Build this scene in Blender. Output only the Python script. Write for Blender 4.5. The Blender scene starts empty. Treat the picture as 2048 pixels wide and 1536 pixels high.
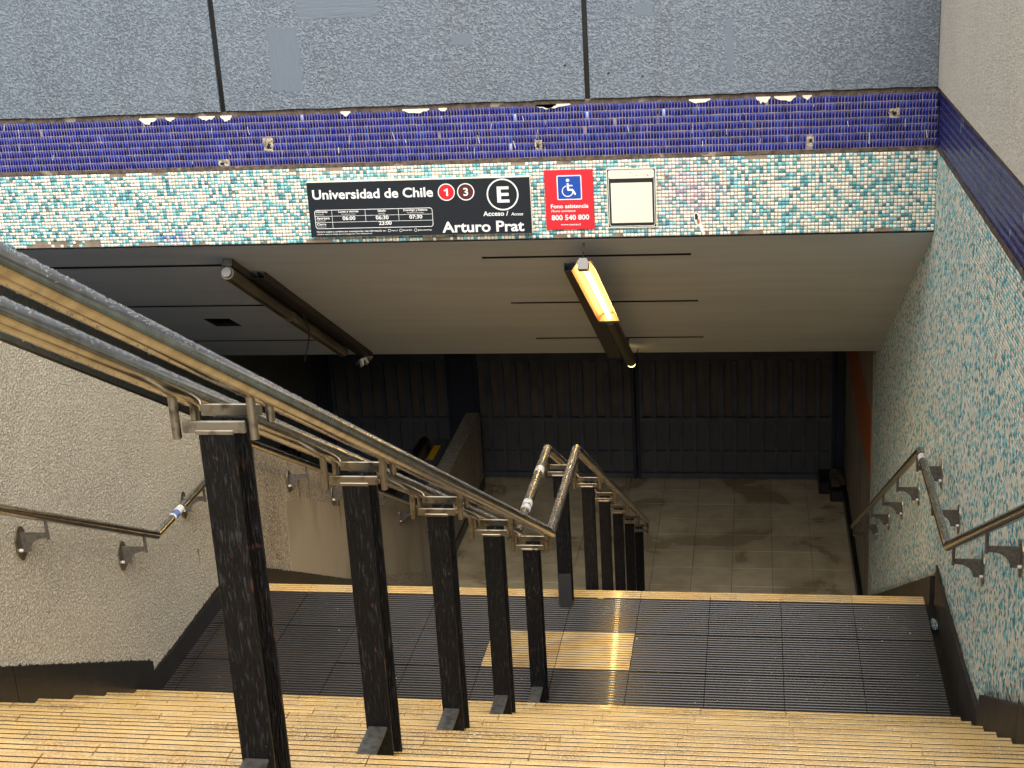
import bpy, bmesh, math, random
import numpy as np
from mathutils import Vector, Matrix

random.seed(7)
rng = np.random.default_rng(11)
S = bpy.context.scene
COL = S.collection

# ------------------------------------------------------------------ camera
cam_d = bpy.data.cameras.new('camera')
cam = bpy.data.objects.new('camera', cam_d)
COL.objects.link(cam)
Rv = Vector((0.9830, 0.1743, -0.0567)); Fv = Vector((-0.1653, 0.9325, -0.3203))
Fv.normalize(); Rv = (Rv - Fv * Rv.dot(Fv)); 
RIGHT = Vector((0.98614, 0.15550, -0.05670)); RIGHT = (RIGHT - Fv * RIGHT.dot(Fv)).normalized()
UP = RIGHT.cross(Fv).normalized()
M = Matrix(((RIGHT.x, UP.x, -Fv.x), (RIGHT.y, UP.y, -Fv.y), (RIGHT.z, UP.z, -Fv.z))).to_4x4()
M.translation = Vector((1.1581, -5.5673, 3.8805))
cam.matrix_world = M
cam_d.sensor_width = 36.0
cam_d.lens = 36.0 * 2915.26 / 2048.0
cam_d.clip_start = 0.05
cam_d.clip_end = 500
S.camera = cam

# ------------------------------------------------------------------ world, sun, exposure
W = bpy.data.worlds.new('World'); S.world = W; W.use_nodes = True
nt = W.node_tree
bg = nt.nodes['Background']
sky = nt.nodes.new('ShaderNodeTexSky'); sky.sky_type = 'NISHITA'; sky.sun_disc = False
SUN_EL, SUN_AZ = math.radians(48), math.radians(168)
sky.sun_elevation = SUN_EL; sky.sun_rotation = SUN_AZ
sky.air_density = 1.0; sky.dust_density = 4.0; sky.ozone_density = 1.0
hs = nt.nodes.new('ShaderNodeHueSaturation'); hs.inputs['Saturation'].default_value = 0.16
nt.links.new(sky.outputs[0], hs.inputs['Color'])
nt.links.new(hs.outputs[0], bg.inputs['Color'])
bg.inputs['Strength'].default_value = 0.15
sd = bpy.data.lights.new('sun', 'SUN'); sun = bpy.data.objects.new('sun', sd); COL.objects.link(sun)
sd.energy = 1.0; sd.angle = math.radians(40); sd.color = (1.0, 0.98, 0.95)
sdir = Vector((math.sin(SUN_AZ) * math.cos(SUN_EL), math.cos(SUN_AZ) * math.cos(SUN_EL), math.sin(SUN_EL)))
sun.rotation_euler = (-sdir).to_track_quat('-Z', 'Y').to_euler()
S.view_settings.view_transform = 'Standard'; S.view_settings.look = 'None'
S.view_settings.gamma = 1.0; S.view_settings.use_curve_mapping = False
S.view_settings.exposure = 0.9
S.render.engine = 'CYCLES'
S.cycles.use_denoising = True
S.cycles.max_bounces = 10; S.cycles.diffuse_bounces = 5; S.cycles.glossy_bounces = 4
S.cycles.caustics_reflective = False; S.cycles.caustics_refractive = False
S.cycles.sample_clamp_indirect = 6.0

# ------------------------------------------------------------------ helpers
def lin(c):
    return tuple(((x / 255) / 12.92 if x / 255 <= 0.04045 else ((x / 255 + 0.055) / 1.055) ** 2.4) for x in c)

def mat(name, col, rough=0.5, metal=0.0, col2=None, nscale=8.0, ndetail=4.0, amt=1.0, lo=0.4, hi=0.65,
        bump=0.0, bscale=60.0, bdetail=3.0, bdist=0.004, stretch=(1, 1, 1), spec=0.5, attr=None, rand=0.0,
        stain=None, sscale=1.3, slo=0.5, shi=0.7, rough2=None, sstretch=(1, 1, 1), bdistort=0.0, emit=None, estr=0.0,
        crest=None, sdetail=4.0, coat=0.0, coatr=0.06, edge=None):
    m = bpy.data.materials.new(name); m.use_nodes = True
    t = m.node_tree; N = t.nodes; L = t.links
    b = N['Principled BSDF']
    b.inputs['Roughness'].default_value = rough; b.inputs['Metallic'].default_value = metal
    b.inputs['Specular IOR Level'].default_value = spec
    b.inputs['Coat Weight'].default_value = coat; b.inputs['Coat Roughness'].default_value = coatr
    tc = N.new('ShaderNodeNewGeometry')
    def noise(scale, det, st, dist=0.0):
        mp = N.new('ShaderNodeMapping'); mp.inputs['Scale'].default_value = st
        L.new(tc.outputs['Position'], mp.inputs['Vector'])
        n = N.new('ShaderNodeTexNoise'); n.inputs['Scale'].default_value = scale
        n.inputs['Detail'].default_value = det; n.inputs['Distortion'].default_value = dist
        L.new(mp.outputs[0], n.inputs['Vector']); return n.outputs['Fac']
    def ramp(fac, lo_, hi_):
        r = N.new('ShaderNodeMapRange'); r.inputs['From Min'].default_value = lo_; r.inputs['From Max'].default_value = hi_
        L.new(fac, r.inputs['Value']); return r.outputs[0]
    def mix(fac, a, c, mode='MIX'):
        x = N.new('ShaderNodeMix'); x.data_type = 'RGBA'; x.blend_type = mode
        if isinstance(fac, float): x.inputs[0].default_value = fac
        else: L.new(fac, x.inputs[0])
        for i, v in ((6, a), (7, c)):
            if isinstance(v, tuple): x.inputs[i].default_value = (*v[:3], 1)
            else: L.new(v, x.inputs[i])
        return x.outputs[2]
    base = tuple(col)
    if attr:
        a = N.new('ShaderNodeAttribute'); a.attribute_name = attr; base = a.outputs['Color']
    cur = base
    if col2 is not None:
        f = ramp(noise(nscale, ndetail, stretch), lo, hi)
        if amt != 1.0:
            mm = N.new('ShaderNodeMath'); mm.operation = 'MULTIPLY'; L.new(f, mm.inputs[0]); mm.inputs[1].default_value = amt; f = mm.outputs[0]
        cur = mix(f, cur, tuple(col2))
    if stain is not None:
        f = ramp(noise(sscale, sdetail, sstretch, 0.4), slo, shi)
        cur = mix(f, cur, tuple(stain))
        if rough2 is not None:
            rr = N.new('ShaderNodeMapRange'); rr.inputs['To Min'].default_value = rough; rr.inputs['To Max'].default_value = rough2
            L.new(f, rr.inputs['Value']); L.new(rr.outputs[0], b.inputs['Roughness'])
    if edge is not None:
        oc = N.new('ShaderNodeTexCoord'); sp_ = N.new('ShaderNodeSeparateXYZ'); L.new(oc.outputs['Object'], sp_.inputs[0])
        ab = N.new('ShaderNodeMath'); ab.operation = 'ABSOLUTE'; L.new(sp_.outputs['X'], ab.inputs[0])
        nn_ = N.new('ShaderNodeMath'); nn_.operation = 'MULTIPLY_ADD'; L.new(noise(38, 4.0, (1, 1, 0.5)), nn_.inputs[0]); nn_.inputs[1].default_value = 0.02; L.new(ab.outputs[0], nn_.inputs[2])
        cur = mix(ramp(nn_.outputs[0], edge[0], edge[0] + 0.0015), cur, tuple(edge[1]))
    if rand:
        oi = N.new('ShaderNodeObjectInfo')
        rr = N.new('ShaderNodeMapRange'); rr.inputs['To Min'].default_value = 1 - rand; rr.inputs['To Max'].default_value = 1 + rand
        L.new(oi.outputs['Random'], rr.inputs['Value'])
        cx = N.new('ShaderNodeVectorMath'); cx.operation = 'SCALE'
        if isinstance(cur, tuple): cx.inputs[0].default_value = cur[:3]
        else: L.new(cur, cx.inputs[0])
        L.new(rr.outputs[0], cx.inputs['Scale']); cur = cx.outputs[0]
    if bump:
        h = noise(bscale, bdetail, stretch, bdistort)
        if crest is not None:
            cur = mix(ramp(h, 0.42, 0.66), cur, tuple(crest))  # pale crests put relief lighting into stucco and plaster colour; speckle on nosings
        bn = N.new('ShaderNodeBump'); bn.inputs['Strength'].default_value = bump; bn.inputs['Distance'].default_value = bdist
        L.new(h, bn.inputs['Height']); L.new(bn.outputs[0], b.inputs['Normal'])
    if isinstance(cur, tuple): b.inputs['Base Color'].default_value = (*cur[:3], 1)
    else: L.new(cur, b.inputs['Base Color'])
    if emit is not None:
        b.inputs['Emission Color'].default_value = (*emit, 1); b.inputs['Emission Strength'].default_value = estr
    return m

class MB:
    """collects boxes, prisms, tubes into one mesh"""
    def __init__(s): s.v = []; s.f = []; s.sm = []
    def add(s, vs, fs, smooth=False):
        o = len(s.v); s.v += [tuple(p) for p in vs]
        s.f += [tuple(i + o for i in f) for f in fs]; s.sm += [smooth] * len(fs); return s
    def box(s, x0, x1, y0, y1, z0, z1):
        v = [(x, y, z) for z in (z0, z1) for y in (y0, y1) for x in (x0, x1)]
        return s.add(v, [(0, 2, 3, 1), (4, 5, 7, 6), (0, 1, 5, 4), (2, 6, 7, 3), (0, 4, 6, 2), (1, 3, 7, 5)])
    def bbox(s, x0, x1, y0, y1, z0, z1, b):
        """box with chamfered edges"""
        bm = bmesh.new(); bmesh.ops.create_cube(bm, size=1)
        for v in bm.verts:
            v.co = Vector(((x0 + x1) / 2 + v.co.x * (x1 - x0), (y0 + y1) / 2 + v.co.y * (y1 - y0), (z0 + z1) / 2 + v.co.z * (z1 - z0)))
        bmesh.ops.bevel(bm, geom=bm.edges[:], offset=b, segments=1, affect='EDGES')
        bm.verts.index_update()
        s.add([v.co[:] for v in bm.verts], [tuple(v.index for v in f.verts) for f in bm.faces]); bm.free(); return s
    def prism(s, poly, axis, a, b):
        """extrude 2-D polygon (list of pairs) along axis: 'x' -> (y,z), 'y' -> (x,z), 'z' -> (x,y)"""
        def P(p, t):
            return {'x': (t, p[0], p[1]), 'y': (p[0], t, p[1]), 'z': (p[0], p[1], t)}[axis]
        n = len(poly); area = sum(poly[i][0] * poly[(i + 1) % n][1] - poly[(i + 1) % n][0] * poly[i][1] for i in range(n))
        pl = poly if area > 0 else poly[::-1]
        if axis == 'y': pl = pl[::-1]
        v = [P(p, a) for p in pl] + [P(p, b) for p in pl]
        fs = [tuple(range(n))[::-1], tuple(range(n, 2 * n))] + [(i, (i + 1) % n, n + (i + 1) % n, n + i) for i in range(n)]
        if a > b: fs = [f[::-1] for f in fs]
        return s.add(v, fs)
    def tube(s, pts, r, n=20, caps=True):
        pts = [Vector(p) for p in pts]; rings = []
        d0 = (pts[1] - pts[0]).normalized()
        up = Vector((0, 0, 1)) if abs(d0.z) < 0.95 else Vector((1, 0, 0))
        sx = d0.cross(up).normalized(); sy = sx.cross(d0).normalized()
        ring = [pts[0] + sx * math.cos(2 * math.pi * i / n) * r + sy * math.sin(2 * math.pi * i / n) * r for i in range(n)]
        rings.append(ring)
        for k in range(1, len(pts)):
            din = (pts[k] - pts[k - 1]).normalized()
            nrm = din if k == len(pts) - 1 else (din + (pts[k + 1] - pts[k]).normalized()).normalized()
            ring = [p + din * ((pts[k] - p).dot(nrm) / din.dot(nrm)) for p in ring]
            rings.append(ring)
        # every straight length gets its own pair of rings, so mitred bends and end caps stay crisp
        for k in range(len(rings) - 1):
            o = len(s.v); s.v += [tuple(p) for p in rings[k]] + [tuple(p) for p in rings[k + 1]]
            s.f += [(o + i, o + n + i, o + n + (i + 1) % n, o + (i + 1) % n) for i in range(n)]; s.sm += [True] * n
        if caps:
            o = len(s.v); s.v += [tuple(p) for p in rings[0]] + [tuple(p) for p in rings[-1]]
            s.f += [tuple(o + i for i in range(n)), tuple(o + n + i for i in range(n))[::-1]]; s.sm += [False, False]
        return s
    def mesh(s, name, m):
        me = bpy.data.meshes.new(name); me.from_pydata(s.v, [], s.f)
        me.polygons.foreach_set('use_smooth', s.sm); me.update()
        for mm in (m if isinstance(m, (list, tuple)) else [m]): me.materials.append(mm)
        return me
    def build(s, name, m, parent=None):
        o = bpy.data.objects.new(name, s.mesh(name, m)); COL.objects.link(o)
        if parent: o.parent = parent
        return o

def obj(name, me, parent=None, loc=None):
    o = bpy.data.objects.new(name, me); COL.objects.link(o)
    if parent: o.parent = parent
    if loc is not None: o.location = loc
    return o

def empty(name, loc=(0, 0, 0)):
    o = bpy.data.objects.new(name, None); COL.objects.link(o); o.location = loc; o.empty_display_size = 0.1; return o

def tag(o, label=None, cat=None, group=None, kind=None):
    if label: o['label'] = label
    if cat: o['category'] = cat
    if group: o['group'] = group
    if kind: o['kind'] = kind
    return o

def tile_field(name, m, parent, origin, ud, vd, nu, nv, pu, pv, gap, h, colour, skip=None, jit=0.0006, tilt=0.02):
    """grid of small frustum tiles on a plane; ud, vd, n = ud x vd; colours per tile in a corner attribute"""
    ud, vd = np.array(ud, float), np.array(vd, float); nd = np.cross(ud, vd)
    iu, iv = np.meshgrid(np.arange(nu), np.arange(nv), indexing='ij'); iu = iu.ravel(); iv = iv.ravel()
    cu = (iu + 0.5) * pu; cv = (iv + 0.5) * pv
    if skip is not None:
        keep = ~skip(cu, cv, iu, iv); iu, iv, cu, cv = iu[keep], iv[keep], cu[keep], cv[keep]
    n = len(iu)
    cu = cu + rng.normal(0, jit, n); cv = cv + rng.normal(0, jit, n)
    a, b = (pu - gap) / 2, (pv - gap) / 2; e = min(a, b) * 0.16
    tu = rng.normal(0, tilt, n); tv = rng.normal(0, tilt, n)
    V = np.zeros((n, 8, 3)); o = np.array(origin, float)
    for k, (su, sv) in enumerate(((-1, -1), (1, -1), (1, 1), (-1, 1))):
        V[:, k] = o + np.outer(cu + su * a, ud) + np.outer(cv + sv * b, vd) - nd * 0.001
        hh = h + (su * a * tu + sv * b * tv)
        V[:, 4 + k] = o + np.outer(cu + su * (a - e), ud) + np.outer(cv + sv * (b - e), vd) + np.outer(hh, nd)
    Fq = np.array([(4, 5, 6, 7), (0, 1, 5, 4), (1, 2, 6, 5), (2, 3, 7, 6), (3, 0, 4, 7)])
    F = (np.arange(n) * 8)[:, None, None] + Fq[None]
    me = bpy.data.meshes.new(name)
    me.vertices.add(n * 8); me.vertices.foreach_set('co', V.reshape(-1))
    me.loops.add(n * 20); me.loops.foreach_set('vertex_index', F.reshape(-1).astype(np.int32))
    me.polygons.add(n * 5); me.polygons.foreach_set('loop_start', np.arange(0, n * 20, 4, dtype=np.int32))
    me.update(calc_edges=True)
    ca = me.color_attributes.new('tile_colour', 'FLOAT_COLOR', 'CORNER')
    C = colour(cu, cv, iu, iv); C = np.concatenate([C, np.ones((n, 1))], 1)
    ca.data.foreach_set('color', np.repeat(C, 20, axis=0).astype(np.float32).reshape(-1))
    me.materials.append(m)
    ob = obj(name, me, parent); ob['kind'] = 'stuff'; return ob

# ------------------------------------------------------------------ dimensions (metres; landing is z = 0)
RI, TR, Y1, L = 0.165, 0.3028, 0.519, 2.04
NUP, NDN = 15, 16
ZB = -RI * NDN
ZTOP = RI * NUP
XL, XR = -1.95, 2.15
YF = 2.726                    # front wall
YG = 10.05                    # gate
SL = RI / TR
def zn(y): return RI + SL * (Y1 - y)          # nosing line, upper flight
def znl(y): return -SL * (y - L)              # nosing line, lower flight

# ------------------------------------------------------------------ materials
M_plaster = mat('blue_grey_plaster', lin((99, 107, 116)), 0.62, col2=lin((93, 101, 110)), nscale=1.2, bump=1.0, bscale=78, bdetail=1.5,
                bdist=0.010, bdistort=0.6, crest=lin((124, 132, 139)), spec=0.35, stain=lin((84, 89, 94)), sscale=2.2, slo=0.5, shi=0.85, sstretch=(1.6, 1, 0.14))
M_patch = mat('trowelled_plaster', lin((103, 112, 121)), 0.55, bump=0.7, bscale=70, bdetail=2, bdist=0.004, stretch=(1, 1, 0.16), spec=0.35)
M_patch_h = mat('trowelled_plaster_flat', lin((105, 113, 122)), 0.55, bump=0.7, bscale=70, bdetail=2, bdist=0.004, stretch=(0.12, 1, 1), spec=0.35)
M_sand = mat('sand_stucco', lin((198, 186, 160)), 0.8, col2=lin((186, 174, 150)), nscale=2.0, bump=1.0, bscale=98, bdetail=1.5, bdist=0.018,
             bdistort=0.7, crest=lin((246, 238, 218)), spec=0.25, stain=lin((172, 161, 141)), sscale=1.1, slo=0.55, shi=0.85, sstretch=(1, 1, 0.4))
M_sand2 = mat('pale_stucco', lin((224, 215, 197)), 0.8, bump=1.0, bscale=120, bdetail=1.5, bdist=0.016, bdistort=0.4, crest=lin((250, 245, 232)),
              col2=lin((214, 205, 188)), nscale=3, spec=0.25)
M_smooth = mat('smooth_grey_beige_paint', lin((170, 160, 140)), 0.6, bump=0.3, bscale=90, bdist=0.003, stain=lin((128, 117, 98)), sscale=3.0, slo=0.45, shi=0.85, sstretch=(1, 1, 0.4))
M_mortar = mat('old_mortar', lin((104, 88, 74)), 0.9, col2=lin((70, 60, 52)), nscale=30, bump=0.8, bscale=140, bdist=0.006, stain=lin((150, 138, 120)), sscale=9, slo=0.6, shi=0.7)
M_oldm = mat('pale_old_mortar', lin((196, 184, 160)), 0.9, col2=lin((120, 104, 84)), nscale=60, lo=0.4, hi=0.6, bump=1.0, bscale=120, bdist=0.01)
M_grout = mat('tile_grout', lin((146, 130, 110)), 0.9, col2=lin((116, 102, 86)), nscale=12)
M_grout_b = mat('blue_band_grout', lin((136, 122, 128)), 0.85, col2=lin((104, 94, 104)), nscale=14)
M_mosaic = mat('glass_mosaic', (0.5, 0.5, 0.5), 0.28, attr='tile_colour', spec=0.5)
M_mosaic_w = mat('glass_mosaic_wall', (0.5, 0.5, 0.5), 0.38, attr='tile_colour', spec=0.4)
M_blue = mat('cobalt_tile', (0.02, 0.02, 0.2), 0.16, attr='tile_colour', spec=0.38)
M_black_stone = mat('black_skirting_stone', lin((20, 19, 18)), 0.3, col2=lin((36, 34, 32)), nscale=14, stretch=(1, 1, 0.2), lo=0.45, hi=0.75, bump=0.3, bscale=40, bdist=0.003)
M_grey_stone = mat('grey_skirting_stone', lin((56, 50, 46)), 0.5, col2=lin((32, 29, 27)), nscale=16, stretch=(1, 1, 0.25), bump=0.4, bscale=50, bdist=0.004)
M_nosing = mat('yellow_nosing_tile', lin((202, 164, 98)), 0.3, col2=lin((186, 142, 76)), nscale=4, bump=0.35, bscale=190, bdist=0.003,
               rand=0.15, coat=0.6, coatr=0.12, stain=lin((150, 112, 60)), sscale=2.6, slo=0.52, shi=0.7, crest=lin((226, 194, 134)), rough2=0.12, sdetail=7)
M_concrete = mat('stair_concrete', lin((92, 74, 48)), 0.7, col2=lin((70, 58, 40)), nscale=10)
M_grout_d = mat('dark_grout', lin((40, 35, 30)), 0.8)
M_black_tile = mat('black_ribbed_tile', lin((40, 33, 26)), 0.18, col2=lin((52, 43, 35)), nscale=3, rand=0.2, bump=0.25, bscale=90, bdist=0.002, stain=lin((58, 50, 45)),
                   sscale=2.5, slo=0.5, shi=0.7, rough2=0.26, coat=0.36, coatr=0.06, spec=0.12)
M_yellow_tile = mat('yellow_ribbed_tile', lin((202, 170, 116)), 0.18, col2=lin((180, 144, 92)), nscale=6, bump=0.3, bscale=200, bdist=0.002, rand=0.06, coat=0.6, coatr=0.07)
M_floor = mat('beige_floor_tile', lin((212, 196, 160)), 0.42, col2=lin((192, 174, 138)), nscale=5, stain=lin((172, 154, 120)), sscale=1.5, slo=0.5, shi=0.6, rand=0.06, rough2=0.25, sdetail=6)
M_soffit = mat('grey_ceiling_paint', lin((204, 215, 229)), 0.6, col2=lin((195, 206, 220)), nscale=3, stretch=(0.25, 2, 2), bump=0.25, bscale=14, bdist=0.004, spec=0.3)
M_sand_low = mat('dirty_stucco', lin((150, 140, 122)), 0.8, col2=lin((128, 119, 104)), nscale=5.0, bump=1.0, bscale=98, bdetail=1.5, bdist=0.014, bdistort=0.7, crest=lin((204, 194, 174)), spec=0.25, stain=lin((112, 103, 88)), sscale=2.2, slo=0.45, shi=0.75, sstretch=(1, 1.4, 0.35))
M_mould = mat('dark_mould', lin((132, 121, 102)), 0.8, col2=lin((84, 74, 62)), nscale=60, bump=.5, bscale=150, bdist=.004)
M_dark = mat('void_shade_and_grime', lin((22, 20, 18)), 0.9)
M_ceil2 = mat('hall_ceiling_paint', lin((40, 38, 36)), 0.8)
M_steel = mat('wet_stainless_steel', lin((196, 194, 188)), 0.19, 1.0, col2=lin((168, 164, 156)), nscale=22, bump=0.03, bscale=30, bdist=0.001)
M_steel_b = mat('dull_bracket_steel', lin((186, 176, 156)), 0.34, 1.0, col2=lin((112, 98, 78)), nscale=34, lo=0.5, hi=0.72)
M_steel_d = mat('dirty_bracket_steel', lin((116, 109, 100)), 0.45, 0.35, col2=lin((96, 90, 82)), nscale=60, lo=0.4, hi=0.6)
M_post = mat('weathered_black_paint', lin((16, 16, 17)), 0.42, col2=lin((56, 56, 57)), nscale=210, stretch=(1, 1, 0.13), lo=0.56, hi=0.72, bump=1.0, bscale=210, bdetail=4,
             bdist=0.014, spec=0.35, stain=lin((76, 48, 40)), sscale=90, slo=0.665, shi=0.71, sstretch=(1, 1, 0.35), edge=(0.0480, lin((96, 58, 44))))
M_post_clean = mat('fresh_dark_paint', lin((44, 43, 43)), 0.4, bump=0.2, bscale=60, bdist=0.003)
M_plate = mat('grey_metal_plate', lin((110, 106, 100)), 0.45, 0.6, col2=lin((80, 76, 70)), nscale=40)
M_gate = mat('gate_dark_metal', lin((92, 94, 102)), 0.5, 0.2, col2=lin((78, 80, 88)), nscale=5, spec=0.4)
M_gate_f = mat('gate_frame_navy', lin((50, 53, 64)), 0.5, 0.2, spec=0.4)
M_infill = mat('gate_infill_brown', lin((106, 95, 82)), 0.6, col2=lin((90, 80, 70)), nscale=3)
M_infill_d = mat('gate_infill_dark', lin((84, 82, 80)), 0.6)
M_end = mat('hall_wall_plaster', lin((160, 150, 132)), 0.7, col2=lin((130, 124, 112)), nscale=4, stretch=(1, 1, 0.3), bump=0.3, bscale=60, bdist=0.003)
M_orange = mat('orange_paint', lin((184, 106, 56)), 0.6)
M_sign = mat('dark_sign_enamel', lin((34, 38, 42)), 0.35, spec=0.4)
M_white = mat('white_print', lin((232, 230, 224)), 0.5)
M_cream = mat('cream_enamel', lin((226, 218, 196)), 0.5)
M_red = mat('red_print', lin((206, 38, 48)), 0.45)
M_red2 = mat('line_red', lin((208, 32, 40)), 0.45)
M_brown2 = mat('line_brown', lin((84, 36, 32)), 0.45)
M_bluep = mat('sign_blue', lin((28, 72, 158)), 0.45)
M_blackp = mat('black_print', lin((28, 27, 26)), 0.5)
M_refl = mat('yellow_reflector', lin((84, 47, 9)), 0.6)
M_tube = mat('lit_tube', (1, 0.8, 0.4), 0.4, emit=(1.0, 0.64, 0.18), estr=32.0)
M_bulb = mat('glowing_tube_end', (1, 0.8, 0.4), 0.4, emit=(1.0, 0.62, 0.22), estr=2.6)
M_fix = mat('dirty_fixture', lin((74, 66, 54)), 0.5, col2=lin((52, 46, 38)), nscale=20)
M_diffuser = mat('dirty_diffuser', lin((96, 88, 68)), 0.3, col2=lin((66, 60, 46)), nscale=9, stretch=(1, 0.3, 0.3))
M_duct = mat('brown_duct', lin((50, 42, 36)), 0.5, col2=lin((38, 33, 29)), nscale=12)
M_cap = mat('grey_cap', lin((126, 120, 112)), 0.5)
M_belt = mat('escalator_belt_rubber', lin((20, 20, 20)), 0.4)
M_yell = mat('yellow_sticker', lin((226, 168, 24)), 0.5)
M_tape = mat('white_tape', lin((225, 222, 214)), 0.5)
M_bluetape = mat('blue_tape', lin((96, 120, 176)), 0.45)
M_pave = mat('street_paving', lin((120, 116, 108)), 0.7, col2=lin((96, 92, 86)), nscale=2)
M_plastic = mat('clear_plastic_scrap', lin((120, 134, 134)), 0.12, spec=0.8)
M_water = bpy.data.materials.new('rain_drop_water'); M_water.use_nodes = True
_b = M_water.node_tree.nodes['Principled BSDF']; _b.inputs['Transmission Weight'].default_value = 1.0; _b.inputs['Roughness'].default_value = 0.0; _b.inputs['IOR'].default_value = 1.33

# ================================================================== STRUCTURE
# street level around the opening
sw = MB()
X0, X1, YA, YB = -4.3, 2.6, Y1 - (NUP - 1) * TR, 3.1
for (a, b, c, d) in ((-60, X0, -60, 60), (X1, 60, -60, 60), (X0, X1, -60, YA - 0.02), (X0, X1, YB, 60)):
    sw.box(a, b, c, d, ZTOP - 0.3, ZTOP)
tag(sw.build('pavement', M_pave), kind='structure')

M_grime_k = mat('wet_black_groove', lin((17, 16, 15)), 0.35)
M_grime_y = mat('nosing_groove_grime', lin((66, 50, 30)), 0.6)
M_grime = mat('groove_grime', lin((52, 38, 22)), 0.6)
# ---- ribbed pieces (shared meshes)
def ribbed(name, wx, dy, nrib, m, th=0.022, rib=0.0035, top=0.72, grime=None, bull=False):
    """tile with ridges running along x, centred at x=0, from y=-dy/2 to dy/2, top at z=0"""
    p = dy / nrib; prof = [(-dy / 2, -th)]
    for i in range(nrib):
        y = -dy / 2 + i * p; g = p * (1 - top) / 2
        prof += [(y + 0.0004, -rib), (y + g * 0.8, -rib), (y + g * 1.15, -rib * 0.25), (y + g * 1.5, 0), (y + p - g * 1.5, 0), (y + p - g * 1.15, -rib * 0.25), (y + p - g * 0.8, -rib)]
    if bull:
        prof = [q_ for q_ in prof if q_[0] < dy / 2 - 0.0105 or q_[1] < -th * .9]
        prof += [(dy / 2 - 0.010, 0.0), (dy / 2 - 0.005, -0.0012), (dy / 2 - 0.002, -0.0036), (dy / 2 - 0.0004, -0.008), (dy / 2, -th)]
    else:
        prof.append((dy / 2, -rib)); prof.append((dy / 2, -th))
    mb = MB(); mb.prism(prof, 'x', -wx / 2, wx / 2)
    me_ = mb.mesh(name, [m, grime or M_grime])
    co = np.array(mb.v)
    for p_ in me_.polygons:
        if len(p_.vertices) == 4 and co[list(p_.vertices), 2].max() < -rib * 0.2: p_.material_index = 1
    return me_

XC = [0.5 + 0.395 * k for k in range(-6, 5)]          # joints: -1.87 ... 2.08
COLS = [(XC[i], XC[i + 1]) for i in range(len(XC) - 1)]
CELLS = [((XL + 0.005), XC[0])] + COLS
me_nose = ribbed('nosing_tile', 0.3915, 0.1, 4, M_nosing, top=0.79, grime=M_grime_y, bull=True)
me_nose_s = ribbed('nosing_tile_cut', XC[0] - XL - 0.009, 0.1, 4, M_nosing, top=0.79, grime=M_grime_y, bull=True)
me_blk = ribbed('landing_tile', 0.3915, 0.4, 16, M_black_tile, top=0.52, grime=M_grime_k)
me_blk_s = ribbed('landing_tile_cut', XC[0] - XL - 0.009, 0.4, 16, M_black_tile, top=0.52, grime=M_grime_k)
me_yel = ribbed('landing_tile_yellow', 0.3915, 0.4, 16, M_yellow_tile)

def nosing_row(parent, ytip, z, wide=True):
    for (a, b) in CELLS:
        obj('nosing_tile', me_nose if b - a > 0.3 else me_nose_s, parent, ((a + b) / 2 + random.uniform(-.001, .001), ytip - 0.05 + random.uniform(-.0012, .0012), z + random.uniform(-.0012, .0006)))

up = tag(empty('upper_stairs', (0, 0, 0)), kind='structure')
for k in range(1, NUP):
    tip = Y1 - (k - 1) * TR; z = k * RI
    st = MB().box(XL + 0.002, 2.085, tip - TR - 0.018, tip - 0.018, -0.35, z - 0.0215).build('step', M_concrete, up)
    nosing_row(st, tip, z)
    tr_ = MB().box(XL + 0.004, 2.08, tip - TR - 0.016, tip - 0.104, z - 0.0205, z - 0.001).build('tread_slab', M_nosing, st)

ld = tag(empty('landing', (0, 0, 0)), kind='structure')
MB().box(XL + 0.002, 2.082, Y1 - 0.019, L - 0.02, -0.35, -0.0225).build('landing_slab', M_grout_d, ld)
ytop = L - 0.105
for r in range(4):
    yc = ytop - 0.405 * r - 0.2
    for ci, (a, b) in enumerate(CELLS):
        if r == 3 and yc - 0.2 < Y1 - 0.4: pass
        m_ = me_blk if b - a > 0.3 else me_blk_s
        nm = 'landing_tile'
        if r == 1 and abs((a + b) / 2 - 0.105) < 0.25: m_ = me_yel
        o = obj(nm, m_, ld, ((a + b) / 2, yc, random.uniform(-.0015, .0006)))
        if m_ is me_yel: o['label'] = 'yellow ribbed landing tile among the black ones'
nosing_row(ld, L, 0.0)

lo = tag(empty('lower_stairs', (0, 0, 0)), kind='structure')
for j in range(1, NDN):
    tip = L + TR * j; z = -RI * j
    st = MB().box(XL + 0.002, XR - 0.002, tip - TR - 0.018, tip - 0.018, ZB - 0.1, z - 0.0215).build('step', M_concrete, lo)
    MB().box(XL + 0.004, 2.08, tip - 0.1, tip, z - 0.0205, z).build('nosing_strip', M_nosing, st)
    MB().box(XL + 0.004, 2.08, tip - TR - 0.016, tip - 0.104, z - 0.0205, z - 0.001).build('tread_slab', M_nosing, st)
YFL = L + TR * (NDN - 1) - 0.018
fl = tag(empty('lower_floor', (0, 0, 0)), kind='structure')
MB().box(-4.2, 2.4, YFL + 0.002, YG + 1.2, ZB - 0.2, ZB - 0.013).build('floor_slab', M_grout_d, fl)
me_ft = MB().bbox(-0.1955, 0.1955, -0.1955, 0.1955, -0.012, 0, 0.0015).mesh('floor_tile', M_floor)
for i in range(11):
    for j in range(9):
        x = 2.07 - 0.395 * (i + 0.5) + 0.03; y = YG + 0.06 - 0.395 * (j + 0.5)
        if x > 1.95 or x < -2.1 or y < YFL + 0.1: continue
        obj('floor_tile', me_ft, fl, (x, y, ZB + random.uniform(-.0008, .0004)))
for j in range(9):
    y = YG + 0.06 - 0.395 * (j + 0.5)
    if y < YFL + 0.1: continue
    MB().bbox(1.905, 2.07, y - .1955, y + .1955, ZB - .012, ZB, .0015).build('floor_tile', M_floor, fl)

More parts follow.
